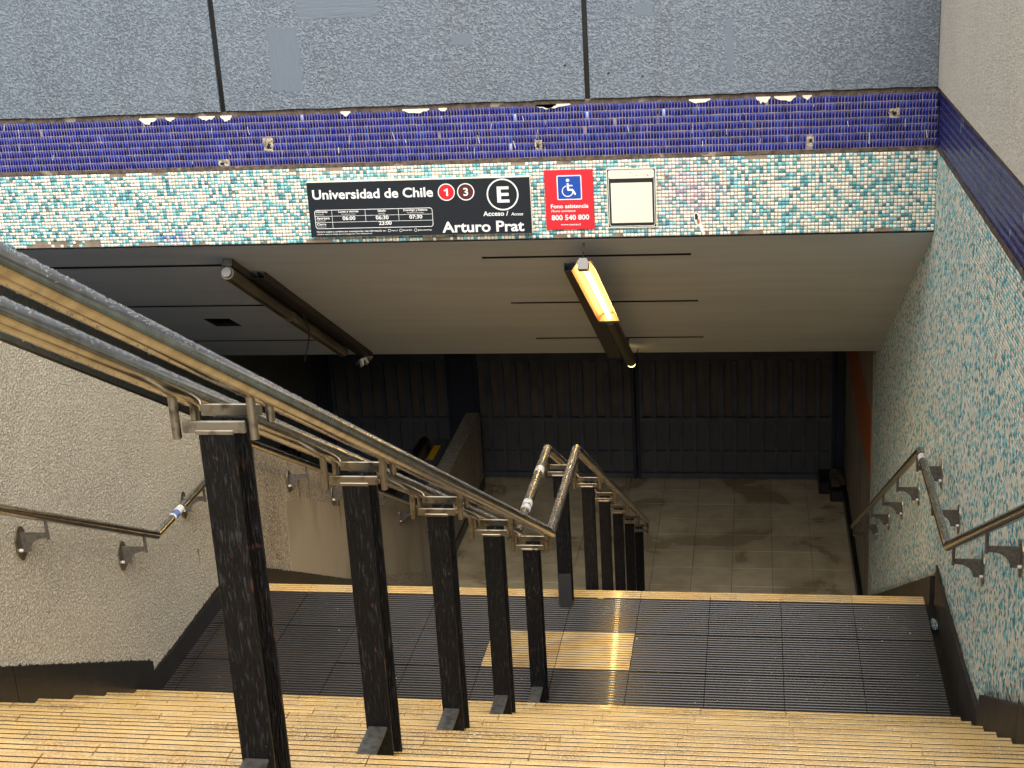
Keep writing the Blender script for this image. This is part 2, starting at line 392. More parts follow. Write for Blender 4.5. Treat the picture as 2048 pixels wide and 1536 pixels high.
# ---- sloped ceiling with real slots
S2 = 0.5303; YS = 6.06; hyp = math.hypot(1, S2)
def SP(x, y, off=0.0):
    """point on the sloped ceiling, off metres below it (perpendicular)"""
    z = 1.93 - S2 * (y - YF)
    return Vector((x, y - S2 / hyp * off, z - off / hyp))
slots = [(-3.62, -2.24, 3.14, 3.19), (-3.62, -2.36, 4.23, 4.275), (-3.62, -2.32, 5.445, 5.485), (-0.52, 0.77, 3.075, 3.12), (-0.56, 0.76, 4.255, 4.30), (-0.58, 0.75, 5.445, 5.487), (-3.03, -2.82, 4.66, 4.925)]
xs = sorted({-3.98, 2.148, *[s[0] for s in slots], *[s[1] for s in slots]}); ys = sorted({YF + 0.012, YS, *[s[2] for s in slots], *[s[3] for s in slots]})
cb = bmesh.new(); grid = {}
def gv(i, j):
    if (i, j) not in grid: grid[(i, j)] = cb.verts.new(SP(xs[i], ys[j]))
    return grid[(i, j)]
for i in range(len(xs) - 1):
    for j in range(len(ys) - 1):
        cx, cy = (xs[i] + xs[i + 1]) / 2, (ys[j] + ys[j + 1]) / 2
        if any(a < cx < b and c < cy < d for a, b, c, d in slots): continue
        cb.faces.new((gv(i, j), gv(i, j + 1), gv(i + 1, j + 1), gv(i + 1, j)))
ret = bmesh.ops.extrude_face_region(cb, geom=cb.faces[:])
bmesh.ops.translate(cb, vec=Vector((0, S2 / hyp, 1 / hyp)) * 0.03, verts=[e for e in ret['geom'] if isinstance(e, bmesh.types.BMVert)])
bmesh.ops.recalc_face_normals(cb, faces=cb.faces[:])
me = bpy.data.meshes.new('sloped_ceiling'); cb.faces.ensure_lookup_table()
for f_ in cb.faces:
    if f_.normal.z > -0.5: f_.material_index = 1  # slot sides coloured dark, standing in for the shade inside the slots
cb.to_mesh(me); cb.free(); me.materials.append(M_soffit); me.materials.append(M_dark)
ceil = obj('sloped_ceiling', me); tag(ceil, kind='structure')
vb = MB()
q = [SP(-3.98, YF + 0.02, -0.11), SP(2.148, YF + 0.02, -0.11), SP(2.148, YS, -0.11), SP(-3.98, YS, -0.11)]
q2 = [p + Vector((0, 0, 0.12)) for p in q]
vb.add([*q, *q2], [(0, 1, 2, 3), (7, 6, 5, 4), (0, 4, 5, 1), (1, 5, 6, 2), (2, 6, 7, 3), (3, 7, 4, 0)])
vb.build('ceiling_backing', M_dark, ceil)
hc = MB().box(-3.98, XR + 0.3, YS + 0.11, YG + 1.2, 0.45, 0.6)
hc.box(-3.98, XR + 0.3, YS + 0.06, YS + 0.1, 0.26, 0.6)
tag(hc.build('hall_ceiling', M_ceil2), kind='structure')

# ================================================================== THINGS: walls
# ---- front wall over the opening
fw = tag(empty('entrance_wall', (0, YF, 1.93)), 'front wall above the stairway opening, blue-grey plaster over cobalt and teal mosaic bands', 'wall')
def fwp(o): o.parent = fw; o.matrix_parent_inverse = Matrix.Translation(fw.location).inverted(); return o
core = MB().box(-4.3, XR - 0.002, YF + 0.012, YF + 0.36, 1.931, 4.2)
fwp(core.build('wall_core', M_mortar))
for (a, b) in ((-4.3, -1.957), (-1.923, 0.207), (0.237, 2.135)):
    pm = MB()
    # lower edge slightly uneven
    n = 26; low = [(a + (b - a) * i / n, 2.742 + random.uniform(-0.0035, 0.0035)) for i in range(n + 1)]
    pm.prism(low + [(b, 4.2), (a, 4.2)], 'y', YF - 0.016, YF + 0.011)
    fwp(pm.build('plaster_panel', M_plaster))
fwp(MB().box(-1.955, -1.925, YF - 0.001, YF + 0.010, 2.745, 4.2).build('joint', M_black_stone))
fwp(MB().box(0.209, 0.235, YF - 0.001, YF + 0.010, 2.745, 4.2).build('joint', M_black_stone))
def ragged(cx, cz, w, h, n, seed, j=0.12):
    r = random.Random(seed); out = []
    per = []
    for i in range(n): per.append((cx - w / 2 + w * i / n, cz - h / 2))
    for i in range(n): per.append((cx + w / 2, cz - h / 2 + h * i / n))
    for i in range(n): per.append((cx + w / 2 - w * i / n, cz + h / 2))
    for i in range(n): per.append((cx - w / 2, cz + h / 2 - h * i / n))
    return [(x + r.uniform(-j, j) * min(w, h), z + r.uniform(-j, j) * min(w, h)) for x, z in per]
for cx, cz, w, h, mm, sd_ in ((-1.53, 3.03, 0.19, 0.36, M_patch, 1), (-1.19, 3.31, 0.48, 0.12, M_patch_h, 2), (-0.48, 3.10, 0.12, 0.06, M_patch, 3), (0.55, 3.22, 0.1, 0.07, M_patch, 4), (1.02, 3.0, 0.04, 0.3, M_patch, 5)):
    fwp(MB().prism(ragged(cx, cz, w, h, 7, sd_, 0.05), 'y', YF - 0.0172, YF - 0.0158).build('plaster_patch', mm))
# small drill holes in the plaster
hb = MB()
for u, z_ in ((0.345, 2.88), (0.535, 2.855), (0.10, 2.93)):
    poly = [(u + 0.009 * math.cos(t * math.pi / 5) * random.uniform(.6, 1), z_ + 0.008 * math.sin(t * math.pi / 5) * random.uniform(.6, 1)) for t in range(10)]
    hb.prism(poly, 'y', YF - 0.0178, YF - 0.0159)
fwp(hb.build('drill_hole', M_blackp))
# mortar lips between the bands, with ragged edges
def strip(z0, z1, jag0, jag1, y0, seed, a=-4.3, b=2.13, n=150):
    r = random.Random(seed); lo_ = []; hi_ = []; k0 = 0; k1 = 0
    for i in range(n + 1):
        x = a + (b - a) * i / n
        k0 = 0.6 * k0 + r.uniform(-1, 1) * 0.6; k1 = 0.6 * k1 + r.uniform(-1, 1) * 0.6
        lo_.append((x, z0 + jag0 * k0)); hi_.append((x, z1 + jag1 * k1))
    mb = MB()
    for i in range(n):
        v = [(lo_[i][0], y0, lo_[i][1]), (lo_[i + 1][0], y0, lo_[i + 1][1]), (hi_[i + 1][0], y0, hi_[i + 1][1]), (hi_[i][0], y0, hi_[i][1])]
        w = [(x, YF + 0.013, z) for x, _, z in v]
        mb.add(v + w, [(0, 1, 2, 3), (1, 0, 4, 5), (2, 1, 5, 6), (3, 2, 6, 7)])
    return mb
fwp(strip(2.709, 2.737, 0.004, 0.002, YF + 0.001, 1).build('mortar_strip', M_mortar))
fwp(strip(2.392, 2.414, 0.004, 0.004, YF - 0.001, 2).build('mortar_strip', M_mortar))
# old paint runs spilling over the top of the blue band
pr = MB(); r_ = random.Random(5)
for cx, w, hgt in ((-2.42, .11, .03), (-2.28, .06, .02), (-2.05, .1, .022), (-1.93, .07, .03), (-0.62, .05, .02), (-0.78, .16, .022), (0.02, .2, .02), (0.85, .12, .018), (1.2, .08, .035), (1.32, .12, .03), (1.44, .05, .02), (-0.02, .12, .02), (-1.2, .06, .02)):
    n = 9; pts = []
    for i in range(n + 1):
        t = i / n; pts.append((cx - w / 2 + w * t, 2.709 - hgt * math.sin(math.pi * t) * r_.uniform(.5, 1.15)))
    pr.prism(pts + [(cx + w / 2, 2.716), (cx - w / 2, 2.716)], 'y', YF - 0.0032, YF + 0.005)
fwp(pr.build('paint_run', M_cream))

def pick(n, cols, pr_):
    c = np.array(cols)[rng.choice(len(cols), n, p=pr_)]
    return c * rng.normal(1, 0.07, (n, 1)).clip(0.8, 1.2)
CREAM, CREAM2, TEAL, TEAL2, AQUA, TAN = lin((236, 230, 210)), lin((220, 214, 196)), lin((88, 160, 166)), lin((58, 130, 142)), lin((140, 202, 204)), lin((190, 172, 140))
def teal_cols(cu, cv, iu, iv):
    n = len(cu)
    C = pick(n, [CREAM, CREAM2, TEAL, TEAL2, AQUA], [0.38, 0.22, 0.14, 0.05, 0.21])
    return C
def teal_front(cu, cv, iu, iv):
    C = teal_cols(cu, cv, iu, iv); x = cu - 4.3; z = 1.935 + cv
    # pink marker tint and blue marker tint left on the tiles
    d = np.exp(-(((x - 0.80) / 0.17) ** 2 + ((z - 2.2) / 0.16) ** 2)) * rng.uniform(0, 1.2, len(x))
    C = C * (1 - (d * .55)[:, None]) + np.array(lin((226, 150, 178)))[None] * (d * .55)[:, None]
    d = np.exp(-(((x + 2.35) / 0.12) ** 2 + ((z - 1.98) / 0.04) ** 2)) * rng.uniform(0, 1.2, len(x))
    C = C * (1 - (d * .7)[:, None]) + np.array(lin((60, 96, 190)))[None] * (d * .7)[:, None]
    return C
def teal_skip(cu, cv, iu, iv):
    x = cu - 4.3
    edge = (iv == 0) & (np.sin(x * 7.3) + np.sin(x * 17.1 + 1) + rng.normal(0, .5, len(x)) > 1.05)
    edge |= (iv <= 1) & (np.abs(x + 3.05) < 0.22) & (rng.random(len(x)) < .75)
    top = (iv == iv.max()) & (np.sin(x * 5.1 + 2) + np.sin(x * 23.0) > 1.25)
    return edge | top | (rng.random(len(x)) < 0.0025)
fg = MB().box(-4.3, XR - 0.004, YF + 0.0035, YF + 0.0115, 1.937, 2.39); fwp(fg.build('tile_bed', M_grout))
o = tile_field('mosaic_tiles', M_mosaic, fw, (-4.3, YF + 0.003, 1.935), (1, 0, 0), (0, 0, 1), 313, 22, 0.0206, 0.0206, 0.0026, 0.0035, teal_front, teal_skip)
o.matrix_parent_inverse = Matrix.Translation(fw.location).inverted()
def blue_cols(cu, cv, iu, iv):
    n = len(cu)
    C = pick(n, [lin((16, 26, 106)), lin((20, 32, 118)), lin((13, 21, 90)), lin((28, 52, 130)), lin((11, 17, 70))], [0.36, 0.26, 0.2, 0.09, 0.09])
    sc = rng.random(n) < 0.004
    C[sc] = np.array(lin((150, 160, 200)))
    return C
holes = [(-1.69, 2.535, .028, .045), (-0.075, 2.487, .018, .03), (0.40, 2.49, .0, .0), (1.46, 2.46, .018, .03), (1.91, 2.60, .025, .03), (-1.98, 2.435, .03, .02), (0.19, 2.56, .01, .02)]
def blue_skip(cu, cv, iu, iv):
    x = cu - 4.3; z = 2.414 + cv; s = rng.random(len(x)) < 0.001
    for hx, hz, a, b in holes: s |= (np.abs(x - hx) < a) & (np.abs(z - hz) < b)
    return s
fwp(MB().box(-4.3, XR - 0.004, YF + 0.0025, YF + 0.0115, 2.412, 2.711).build('blue_tile_bed', M_grout_b))
o = tile_field('cobalt_tiles', M_blue, fw, (-4.3, YF + 0.003, 2.414), (1, 0, 0), (0, 0, 1), 372, 7, 0.01733, 0.0424, 0.0015, 0.0010, blue_cols, blue_skip, tilt=0.006)
o.matrix_parent_inverse = Matrix.Translation(fw.location).inverted()
hm = MB(); hk = MB()
for i, (hx, hz, a, b) in enumerate(holes):
    if a > 0.012:
        hm.prism(ragged(hx, hz, a * 2.1, b * 1.8, 5, 20 + i, 0.1), 'y', YF + 0.0015, YF + 0.0045)
        hk.prism(ragged(hx + random.uniform(-.3, .3) * a, hz + random.uniform(-.3, .1) * b, a * .8, b * .7, 4, 40 + i, 0.25), 'y', YF + 0.0008, YF + 0.0014)
fwp(hm.build('bare_mortar', M_oldm)); fwp(hk.build('mortar_hole', M_dark))
# scratches and old glue ghosts on the blue band
sc = MB(); r_ = random.Random(9)
for _ in range(46):
    x = r_.uniform(-3.4, 2.1); z = r_.uniform(2.43, 2.68); hgt = r_.uniform(.012, .06); w = r_.uniform(.001, .003); t = r_.uniform(-.25, .25)
    sc.prism([(x, z), (x + w, z), (x + w + t * hgt, z + hgt), (x + t * hgt, z + hgt)], 'y', YF - 0.0022, YF - 0.0012)
fwp(sc.build('scratches', M_tape))['kind'] = 'stuff'

# ---- right side wall
rw = tag(empty('side_wall', (XR, 0, 0)), 'tall right-hand wall of teal mosaic with a cobalt band under pale stucco', 'wall')
def rwp(o): o.parent = rw; o.matrix_parent_inverse = Matrix.Translation(rw.location).inverted(); return o
rwp(MB().prism([(-9, ZB - 0.2), (6.40, ZB - 0.2), (6.40, 4.2), (-0.6, 4.2), (-0.6, 3.3), (-9, 3.3)], 'x', XR + 0.008, XR + 0.45).build('wall_core', M_grout))
for (a, b, h_) in ((-9.0, -0.6, 3.3), (-0.597, 1.598, 4.2), (1.604, YF - 0.002, 4.2)):
    rwp(MB().box(XR - 0.012, XR + 0.007, a, b, 2.738, h_).build('plaster_panel', M_sand2))
ms = MB(); r_ = random.Random(3)
for z0, z1 in ((2.708, 2.736), (2.385, 2.415)):
    n = 120; pts0 = [(-9 + (YF - 0.003 + 9) * i / n) for i in range(n + 1)]
    zz = [(z0 + r_.uniform(-.004, .004), z1 + r_.uniform(-.003, .003)) for _ in pts0]
    for i in range(n):
        y_, y2 = pts0[i], pts0[i + 1]
        v = [(XR - 0.001, y_, zz[i][0]), (XR - 0.001, y2, zz[i + 1][0]), (XR - 0.001, y2, zz[i + 1][1]), (XR - 0.001, y_, zz[i][1])]
        w = [(XR + 0.009, y, z) for _, y, z in v]
        ms.add(v + w, [(3, 2, 1, 0), (0, 1, 5, 4), (2, 3, 7, 6)])
rwp(ms.build('mortar_strip', M_mortar))
YW0, YW1 = -1.6, 6.40
nU, nV = int((YW1 - YW0) / 0.0206), int((2.39 - (-2.64)) / 0.0206)
def rw_skip(cu, cv, iu, iv):
    y = YW1 - cu; z = -2.64 + cv
    under = np.where(y < Y1, zn(y), np.where(y < L, 0.0, znl(y)))
    return (z < under + 0.06) | ((z > 1.93 - S2 * (y - YF) + 0.06) & (y > YF)) | ((y > YF) & (z > 1.99)) | (rng.random(len(y)) < 0.004)
def rw_cols(cu, cv, iu, iv):
    C = teal_cols(cu, cv, iu, iv); y = YW1 - cu; z = -2.64 + cv
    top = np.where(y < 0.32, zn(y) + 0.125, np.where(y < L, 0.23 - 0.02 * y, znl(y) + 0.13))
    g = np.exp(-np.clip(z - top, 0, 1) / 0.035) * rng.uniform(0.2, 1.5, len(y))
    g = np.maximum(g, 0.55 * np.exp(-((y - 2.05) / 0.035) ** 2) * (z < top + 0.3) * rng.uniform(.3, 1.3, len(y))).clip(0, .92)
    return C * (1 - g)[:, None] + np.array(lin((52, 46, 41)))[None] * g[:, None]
o = tile_field('mosaic_tiles', M_mosaic_w, rw, (XR + 0.001, YW1, -2.64), (0, -1, 0), (0, 0, 1), nU, nV, 0.0206, 0.0206, 0.0026, 0.0035, rw_cols, rw_skip)
o.matrix_parent_inverse = Matrix.Translation(rw.location).inverted()
nb = int((YF - 0.01 + 2.2) / 0.01733)
rwp(MB().box(XR + 0.0025, XR + 0.0075, -9, YF - 0.004, 2.41, 2.712).build('blue_tile_bed', M_grout_b))
o = tile_field('cobalt_tiles', M_blue, rw, (XR + 0.003, YF - 0.01, 2.414), (0, -1, 0), (0, 0, 1), nb, 7, 0.01733, 0.0424, 0.0015, 0.0010, blue_cols, None, tilt=0.006)
o.matrix_parent_inverse = Matrix.Translation(rw.location).inverted()
# skirting pieces on the right
def skirt(parentfn, x0, x1, poly, m, nm='skirting'): return parentfn(MB().prism(poly, 'x', x0, x1).build(nm, m))
ycut = [0.32, -0.55, -1.45, -2.35, -3.3]
for i in range(len(ycut) - 1):
    a, b = ycut[i] - 0.004, ycut[i + 1]
    skirt(rwp, XR - 0.026, XR + 0.006, [(a, zn(a) + 0.125), (b, zn(b) + 0.125), (b, zn(b) - 0.3), (a, zn(a) - 0.3)], M_grey_stone)
skirt(rwp, XR - 0.022, XR + 0.006, [(0.325, 0.28), (0.9, 0.23), (1.84, 0.2), (1.84, -0.1), (0.325, -0.1)], M_grey_stone)
skirt(rwp, XR - 0.012, XR + 0.006, [(1.845, 0.21), (2.03, 0.2), (2.03, -0.1), (1.845, -0.1)], M_grey_stone)
yl = [2.10, 3.0, 3.9, 4.8, 5.7, 6.38]
for i in range(len(yl) - 1):
    a, b = yl[i] + 0.002, yl[i + 1] - 0.002
    skirt(rwp, XR - 0.03, XR + 0.006, [(a, znl(a) + 0.13), (b, znl(b) + 0.13), (b, znl(b) - 0.3), (a, znl(a) - 0.3)], M_grey_stone)
rwp(MB().box(2.084, XR + 0.005, Y1 - 0.4, L - 0.02, -0.34, -0.045).build('gutter', M_black_stone))

# ---- end stretch of the right wall by the gate
ew = tag(empty('hall_side_wall', (2.1, 8.2, ZB)), 'brownish plaster wall between the lower stair foot and the gate, painted with an orange stripe', 'wall')
def ewp(o): o.parent = ew; o.matrix_parent_inverse = Matrix.Translation(ew.location).inverted(); return o
ewp(MB().box(2.13, 2.6, 6.402, YG + 1.2, ZB - 0.2, 0.8).build('wall_core', M_end))
ewp(MB().prism([(9.65, -0.85), (8.5, -0.55), (6.52, -0.55), (6.43, -1.10), (6.8, -1.12), (7.6, -1.2), (8.5, -1.09), (9.65, -1.03)], 'x', 2.1275, 2.1305).build('orange_stripe', M_orange))
for a, b in ((6.56, 7.5), (7.505, 8.4), (8.405, 9.36)):
    ewp(MB().box(2.085, 2.129, a, b, ZB - 0.01, ZB + 0.14).build('skirting', M_black_stone))
ewp(MB().bbox(1.955, 2.129, 9.42, 9.62, ZB - 0.01, ZB + 0.13, 0.012).build('skirting_block', M_black_stone))
ewp(MB().bbox(1.84, 2.129, 9.625, 10.0, ZB - 0.01, ZB + 0.15, 0.012).build('skirting_block', M_black_stone))
rb = bmesh.new(); bmesh.ops.create_icosphere(rb, subdivisions=3, radius=1)
for v in rb.verts:
    d = 1 + 0.22 * math.sin(v.co.x * 4.1 + 1) * math.cos(v.co.y * 5.3) + random.uniform(-.05, .05)
    v.co = Vector((2.04 + v.co.x * 0.085 * d, 9.72 + v.co.y * 0.24 * d, ZB + 0.16 + v.co.z * 0.055 * d))
me = bpy.data.meshes.new('broken_mortar'); rb.to_mesh(me); rb.free(); me.materials.append(M_mortar); ewp(obj('broken_mortar', me))

# ---- left parapet between the stairs and the escalator
pw = tag(empty('parapet_wall', (XL, 2, 0)), 'sand stucco parapet on the left of the stairs, sloping down beside the escalator', 'wall')
def pwp(o): o.parent = pw; o.matrix_parent_inverse = Matrix.Translation(pw.location).inverted(); return o
def ztop(y): return 2.225 - 0.549 * (y + 0.173)
YE = 9.76; ZE = -1.73; yk = -0.173 + (2.225 - ZE) / 0.549
ym = 1.98
pwp(MB().prism([(-6.2, ztop(-6.2)), (ym, ztop(ym)), (ym, ZB), (-6.2, ZB)], 'x', XL - 0.16, XL).build('stucco_face', M_sand))
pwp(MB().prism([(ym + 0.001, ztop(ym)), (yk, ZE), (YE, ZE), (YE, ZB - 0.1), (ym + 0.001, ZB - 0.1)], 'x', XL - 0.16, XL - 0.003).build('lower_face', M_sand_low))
pwp(MB().prism([(-6.2, ztop(-6.2) + 0.001), (5.2, ztop(5.2) + 0.001), (5.2, ztop(5.2) + 0.02), (-6.2, ztop(-6.2) + 0.02)], 'x', XL - 0.165, XL - 0.012).build('coping', M_black_stone))
pwp(MB().prism([(3.03, 0.10), (3.35, 0.0), (4.4, -0.55), (7.5, -1.85), (7.5, -2.6), (4.2, -1.05), (3.0, -0.395)], 'x', XL - 0.004, XL - 0.0012).build('paint_patch', M_smooth))
for a, b in ((0.735, -0.55), (-0.554, -1.75), (-1.754, -3.0)):
    skirt(pwp, XL - 0.004, XL + 0.014, [(a, zn(a) + 0.155), (b, zn(b) + 0.155), (b, zn(b) - 0.3), (a, zn(a) - 0.3)], M_black_stone)
skirt(pwp, XL - 0.004, XL + 0.012, [(0.74, 0.128), (2.0, 0.122), (2.0, -0.1), (0.74, -0.1)], M_black_stone)
for a, b in ((2.25, 3.3), (3.304, 4.3), (4.304, 5.3), (5.304, 6.3)):
    skirt(pwp, XL - 0.004, XL + 0.014, [(a, znl(a) + 0.12), (b, znl(b) + 0.12), (b, znl(b) - 0.3), (a, znl(a) - 0.3)], M_black_stone)
pwp(MB().box(XL - 0.004, XL + 0.012, 6.6, YE - 0.02, ZB - 0.01, ZB + 0.12).build('skirting', M_black_stone))

def fringe(line, x, seed, amp):
    r = random.Random(seed); mb = MB(); n = len(line); k_ = 0
    for i in range(n - 1):
        (ya, za), (yb, zb_) = line[i], line[i + 1]
        h1 = amp * abs(r.gauss(0.4, 0.5)) + .002; m_ = (ya + yb) / 2
        mb.prism([(ya, za - .01), (yb, zb_ - .01), (yb, zb_ + .002), (m_, (za + zb_) / 2 + h1), (ya, za + .002)], 'x', x - .002, x + .0012)
    return mb
for ln_, x_, sd_ in (([(0.735 - i * 0.012, zn(0.735 - i * 0.012) + 0.155) for i in range(150)], XL, 1), ([(1.975 - i * 0.011, 0.126) for i in range(112)], XL, 2), ([(2.25 + i * 0.014, znl(2.25 + i * 0.014) + 0.12) for i in range(150)], XL - .003, 3)):
    pwp(fringe(ln_, x_, sd_, 0.012).build('grime_fringe', M_dark))['kind'] = 'stuff'
for (y_, z_, w_, h_, sd_) in ((3.34, .06, .05, .22, 1), (3.55, -.02, .03, .2, 2), (4.2, -.5, .04, .25, 3), (1.52, .42, .02, .1, 4)):
    r_ = random.Random(sd_); pts = [(y_ + w_ / 2 * (1 - t / 8) * r_.uniform(.5, 1.2), z_ + h_ / 2 - h_ * t / 8) for t in range(9)]
    pts += [(y_ - w_ / 2 * (1 - t / 8) * r_.uniform(.5, 1.2), z_ + h_ / 2 - h_ * t / 8) for t in range(8, -1, -1)]
    pwp(MB().prism(pts, 'x', XL - .004, XL - .0004 if y_ > ym else XL + .0008).build('rust_run', M_mould))
# ---- far left wall of the escalator shaft
lw = tag(MB().box(-4.35, -3.95, -9.0, YG + 1.2, ZB - 0.2, 2.45).build('shaft_wall', mat('dark_mosaic', lin((92, 120, 116)), 0.4, col2=lin((150, 138, 118)), nscale=46, lo=0.42, hi=0.5, stretch=(1, 1, 0.6), bump=0.4, bscale=60, bdist=0.004)),
         'dim teal mosaic wall on the far side of the escalator shaft', 'wall')
# ---- rear wall behind the gate
tag(MB().box(-4.3, 2.6, YG + 0.75, YG + 0.95, ZB - 0.2, 0.6).build('rear_wall', M_end), 'brown wall standing in the dark right behind the gate', 'wall')

# ================================================================== gate
gt = tag(empty('metal_gate', (0, YG, ZB)), 'dark metal security gate of upright bars closing the foot of the stairs', 'gate')
def gp(o, p=None): o.parent = p or gt; o.matrix_parent_inverse = Matrix.Translation(gt.location).inverted(); return o
for (a, b) in ((-3.94, -3.8), (-2.33, -2.05), (2.03, 2.125)):
    gp(MB().bbox(a, b, YG - 0.05, YG + 0.05, ZB + 0.003, 0.445, 0.004).build('frame_post', M_gate_f))
for (a, b) in ((-3.795, -2.335), (-2.045, -0.205), (-0.19, 2.025)):
    leaf = gp(empty('gate_leaf', (0, 0, 0)))
    def lp(o): o.parent = leaf; return o
    for z0, z1, y0 in ((ZB + 0.012, ZB + 0.075, 0.03), (-2.33, -2.30, 0.012), (-1.935, -1.885, 0.03), (-1.20, -1.10, 0.03), (0.36, 0.44, 0.03)):
        lp(MB().box(a, b, YG - y0, YG + 0.02, z0, z1).build('rail', M_gate))
    w = 0.152; n = int((b - a) / w); off = (b - a - n * w) / 2
    bar_me = MB().bbox(-0.03, 0.03, -0.028, 0.010, -1.88, -1.205, 0.003).mesh('bar', M_gate)
    bar_lo = MB().bbox(-0.02, 0.02, -0.010, 0.018, ZB + 0.078, -1.94, 0.003).mesh('bar_lower', M_gate)
    bar_hi = MB().bbox(-0.03, 0.03, -0.028, 0.010, -1.095, 0.355, 0.003).mesh('bar_upper', M_gate)
    for k in range(n + 1):
        x = a + off + k * w
        if x - 0.03 < a or x + 0.03 > b: continue
        for me_ in (bar_me, bar_lo, bar_hi): obj('bar', me_, leaf, (x, YG, 0))
    lp(MB().box(a, a + 0.04, YG - 0.034, YG + 0.021, ZB + 0.005, 0.442).build('stile', M_gate_f))
    lp(MB().box(b - 0.04, b, YG - 0.034, YG + 0.021, ZB + 0.005, 0.442).build('stile', M_gate_f))
    lp(MB().box(a, b, YG + 0.023, YG + 0.028, -1.91, 0.40).build('infill_sheet', M_infill))
    lp(MB().box(a, b, YG + 0.023, YG + 0.028, ZB + 0.03, -1.912).build('infill_sheet', M_infill_d))

# ================================================================== escalator
es = tag(empty('escalator', (-3.0, 6, ZB)), 'escalator beyond the left parapet with black rubber handrails', 'escalator')
def ep(o, p=None):
    o.parent = p or es
    if p is None: o.matrix_parent_inverse = Matrix.Translation(es.location).inverted()
    return o
def esc_path(x, dz):
    return [(x, -3.5, -1.5 + dz + 0.577 * 9.5), (x, 6.0, -1.5 + dz), (x, 8.25, -1.5 + dz)]
for x in (-2.27, -3.72):
    pts = esc_path(x, 0.0)
    arc = [(x, 8.25 + 0.2 * math.sin(t), -1.7 + 0.2 * math.cos(t)) for t in [i * math.pi / 10 for i in range(1, 11)]]
    belt = ep(MB().tube(pts + arc, 0.045, 12).build('handrail_belt', M_belt))
    ep(MB().prism([(-3.5, -1.52 + 0.577 * 9.5), (6.0, -1.52), (8.3, -1.52), (8.3, -2.3), (6.0, -2.3), (-3.5, -2.3 + 0.577 * 9.5)], 'x', x - 0.02, x + 0.02).build('balustrade', M_gate))
ep(MB().box(-2.245, XL - 0.162, 6.0, 8.75, -1.72, -1.66).build('deck', M_gate))
ep(MB().box(-2.222, -2.152, 8.15, 8.55, -1.659, -1.655).build('yellow_label', M_yell))
for k in range(30):
    y = 6.2 - 0.36 * k; z = -2.2 + 0.577 * max(0, 6.0 - y) * 1.0
    if y < -3.4: break
    ep(MB().box(-3.68, -2.31, y, y + 0.355, z - 0.2, z).build('step', M_gate))
ep(MB().box(-3.68, -2.31, 6.56, 8.6, ZB + 0.002, ZB + 0.03).build('comb_plate', M_plate))

# ================================================================== handrails
# ---- centre pair
XA, XB, H = 0.002, 0.166, 0.908
YB0, YB1, YEND = 0.851, 1.963, 6.70
XP = 0.083
def zr(y): return H + SL * (YB0 - y) if y < YB0 else (H if y < YB1 else H - SL * (y - YB1))
ch = tag(empty('centre_handrail', (XP, 1.4, 0)), 'double stainless handrail on black posts down the middle of the stairs, beaded with rain', 'handrail')
def cp(o): o.parent = ch; o.matrix_parent_inverse = Matrix.Translation(ch.location).inverted(); return o
rails = []
for x in (XA, XB):
    rails.append(cp(MB().tube([(x, -4.75, ZTOP + 0.003), (x, -4.75, zr(-4.6)), (x, -4.6, zr(-4.6)), (x, YB0, H), (x, YB1, H), (x, YEND, zr(YEND))], 0.025, 28).build('handrail_tube', M_steel)))
# one master for the bracket pieces
bar_me = MB().bbox(-0.066, 0.066, -0.004, 0.004, -0.0125, 0.0125, 0.001).mesh('crossbar', M_steel_b)
stub_me = MB().tube([(0, 0, -0.05), (0, 0, 0.05)], 0.0095, 12).mesh('stub', M_steel_b)
cap_me = MB().bbox(-0.04, 0.04, -0.004, 0.004, -0.005, 0.005, 0.0015).mesh('weld_plate', M_steel_b)
def ibeam(z0, z1, m):
    mb = MB(); w, d, t = 0.0365, 0.1, 0.009
    mb.bbox(-w, w, 0, t, z0, z1, 0.0015); mb.bbox(-w, w, d - t, d, z0, z1, 0.0015); mb.box(-0.004, 0.004, t + 0.0005, d - t - 0.0005, z0, z1 - 0.004)
    return mb
def tread_under(y):
    if y < Y1: return RI * (math.floor((Y1 - y) / TR) + 1)
    if y < L: return 0.0
    return -RI * (math.floor((y - L) / TR) + 1)
post_y = [0.718 - 0.918 * k for k in range(5)] + [-4.4] + [1.815] + [3.027 + 0.917 * k for k in range(5)]
for i, y in enumerate(post_y):
    zt = zr(y) - 0.10
    zb = tread_under(y + 0.1) - 0.004 if i < 6 else tread_under(y + 0.1) - 0.004
    if y < Y1 - (NUP - 1) * TR: zb = ZTOP
    p = cp(ibeam(zb, zt, M_post).build('post', M_post)); p.location = (XP, y, 0)
    if i == 6:
        sl = MB().box(-0.0372, 0.0372, -0.0012, 0.0, 0.001, 0.21); s_ = sl.build('repaint_sleeve', M_post_clean, p)
    for yy in (0.0045, 0.0955):
        zz = zr(y + yy)
        zbar = zt + 0.0128 if yy < 0.05 else zt + 0.0128
        b_ = obj('crossbar', bar_me, p, (0, yy - 0.006 if yy < .05 else yy + 0.006, zbar))
        for x in (XA - XP, XB - XP):
            hgt = zz - 0.02 - (zt - 0.012)
            s_ = obj('stub', stub_me, p, (x, yy - 0.006 if yy < .05 else yy + 0.006, (zz - 0.02 + zt - 0.012) / 2)); s_.scale = (1, 1, max(hgt, 0.03) / 0.1)
    obj('weld_plate', cap_me, p, (0, -0.0035, zt + 0.002))
    if i < 6 and y > Y1 - (NUP - 2) * TR:
        zlev = RI * math.ceil(zn(y) / RI - 0.35) - 0.035 if i else 0.132
        zlev = {0: 0.132, 1: 0.634, 2: 1.128, 3: 1.628, 4: 2.122}.get(i, zlev)
        MB().bbox(-0.03, 0.026, -0.22, -0.0005, zlev - 0.01, zlev, 0.0015).build('anchor_plate', M_plate, p)
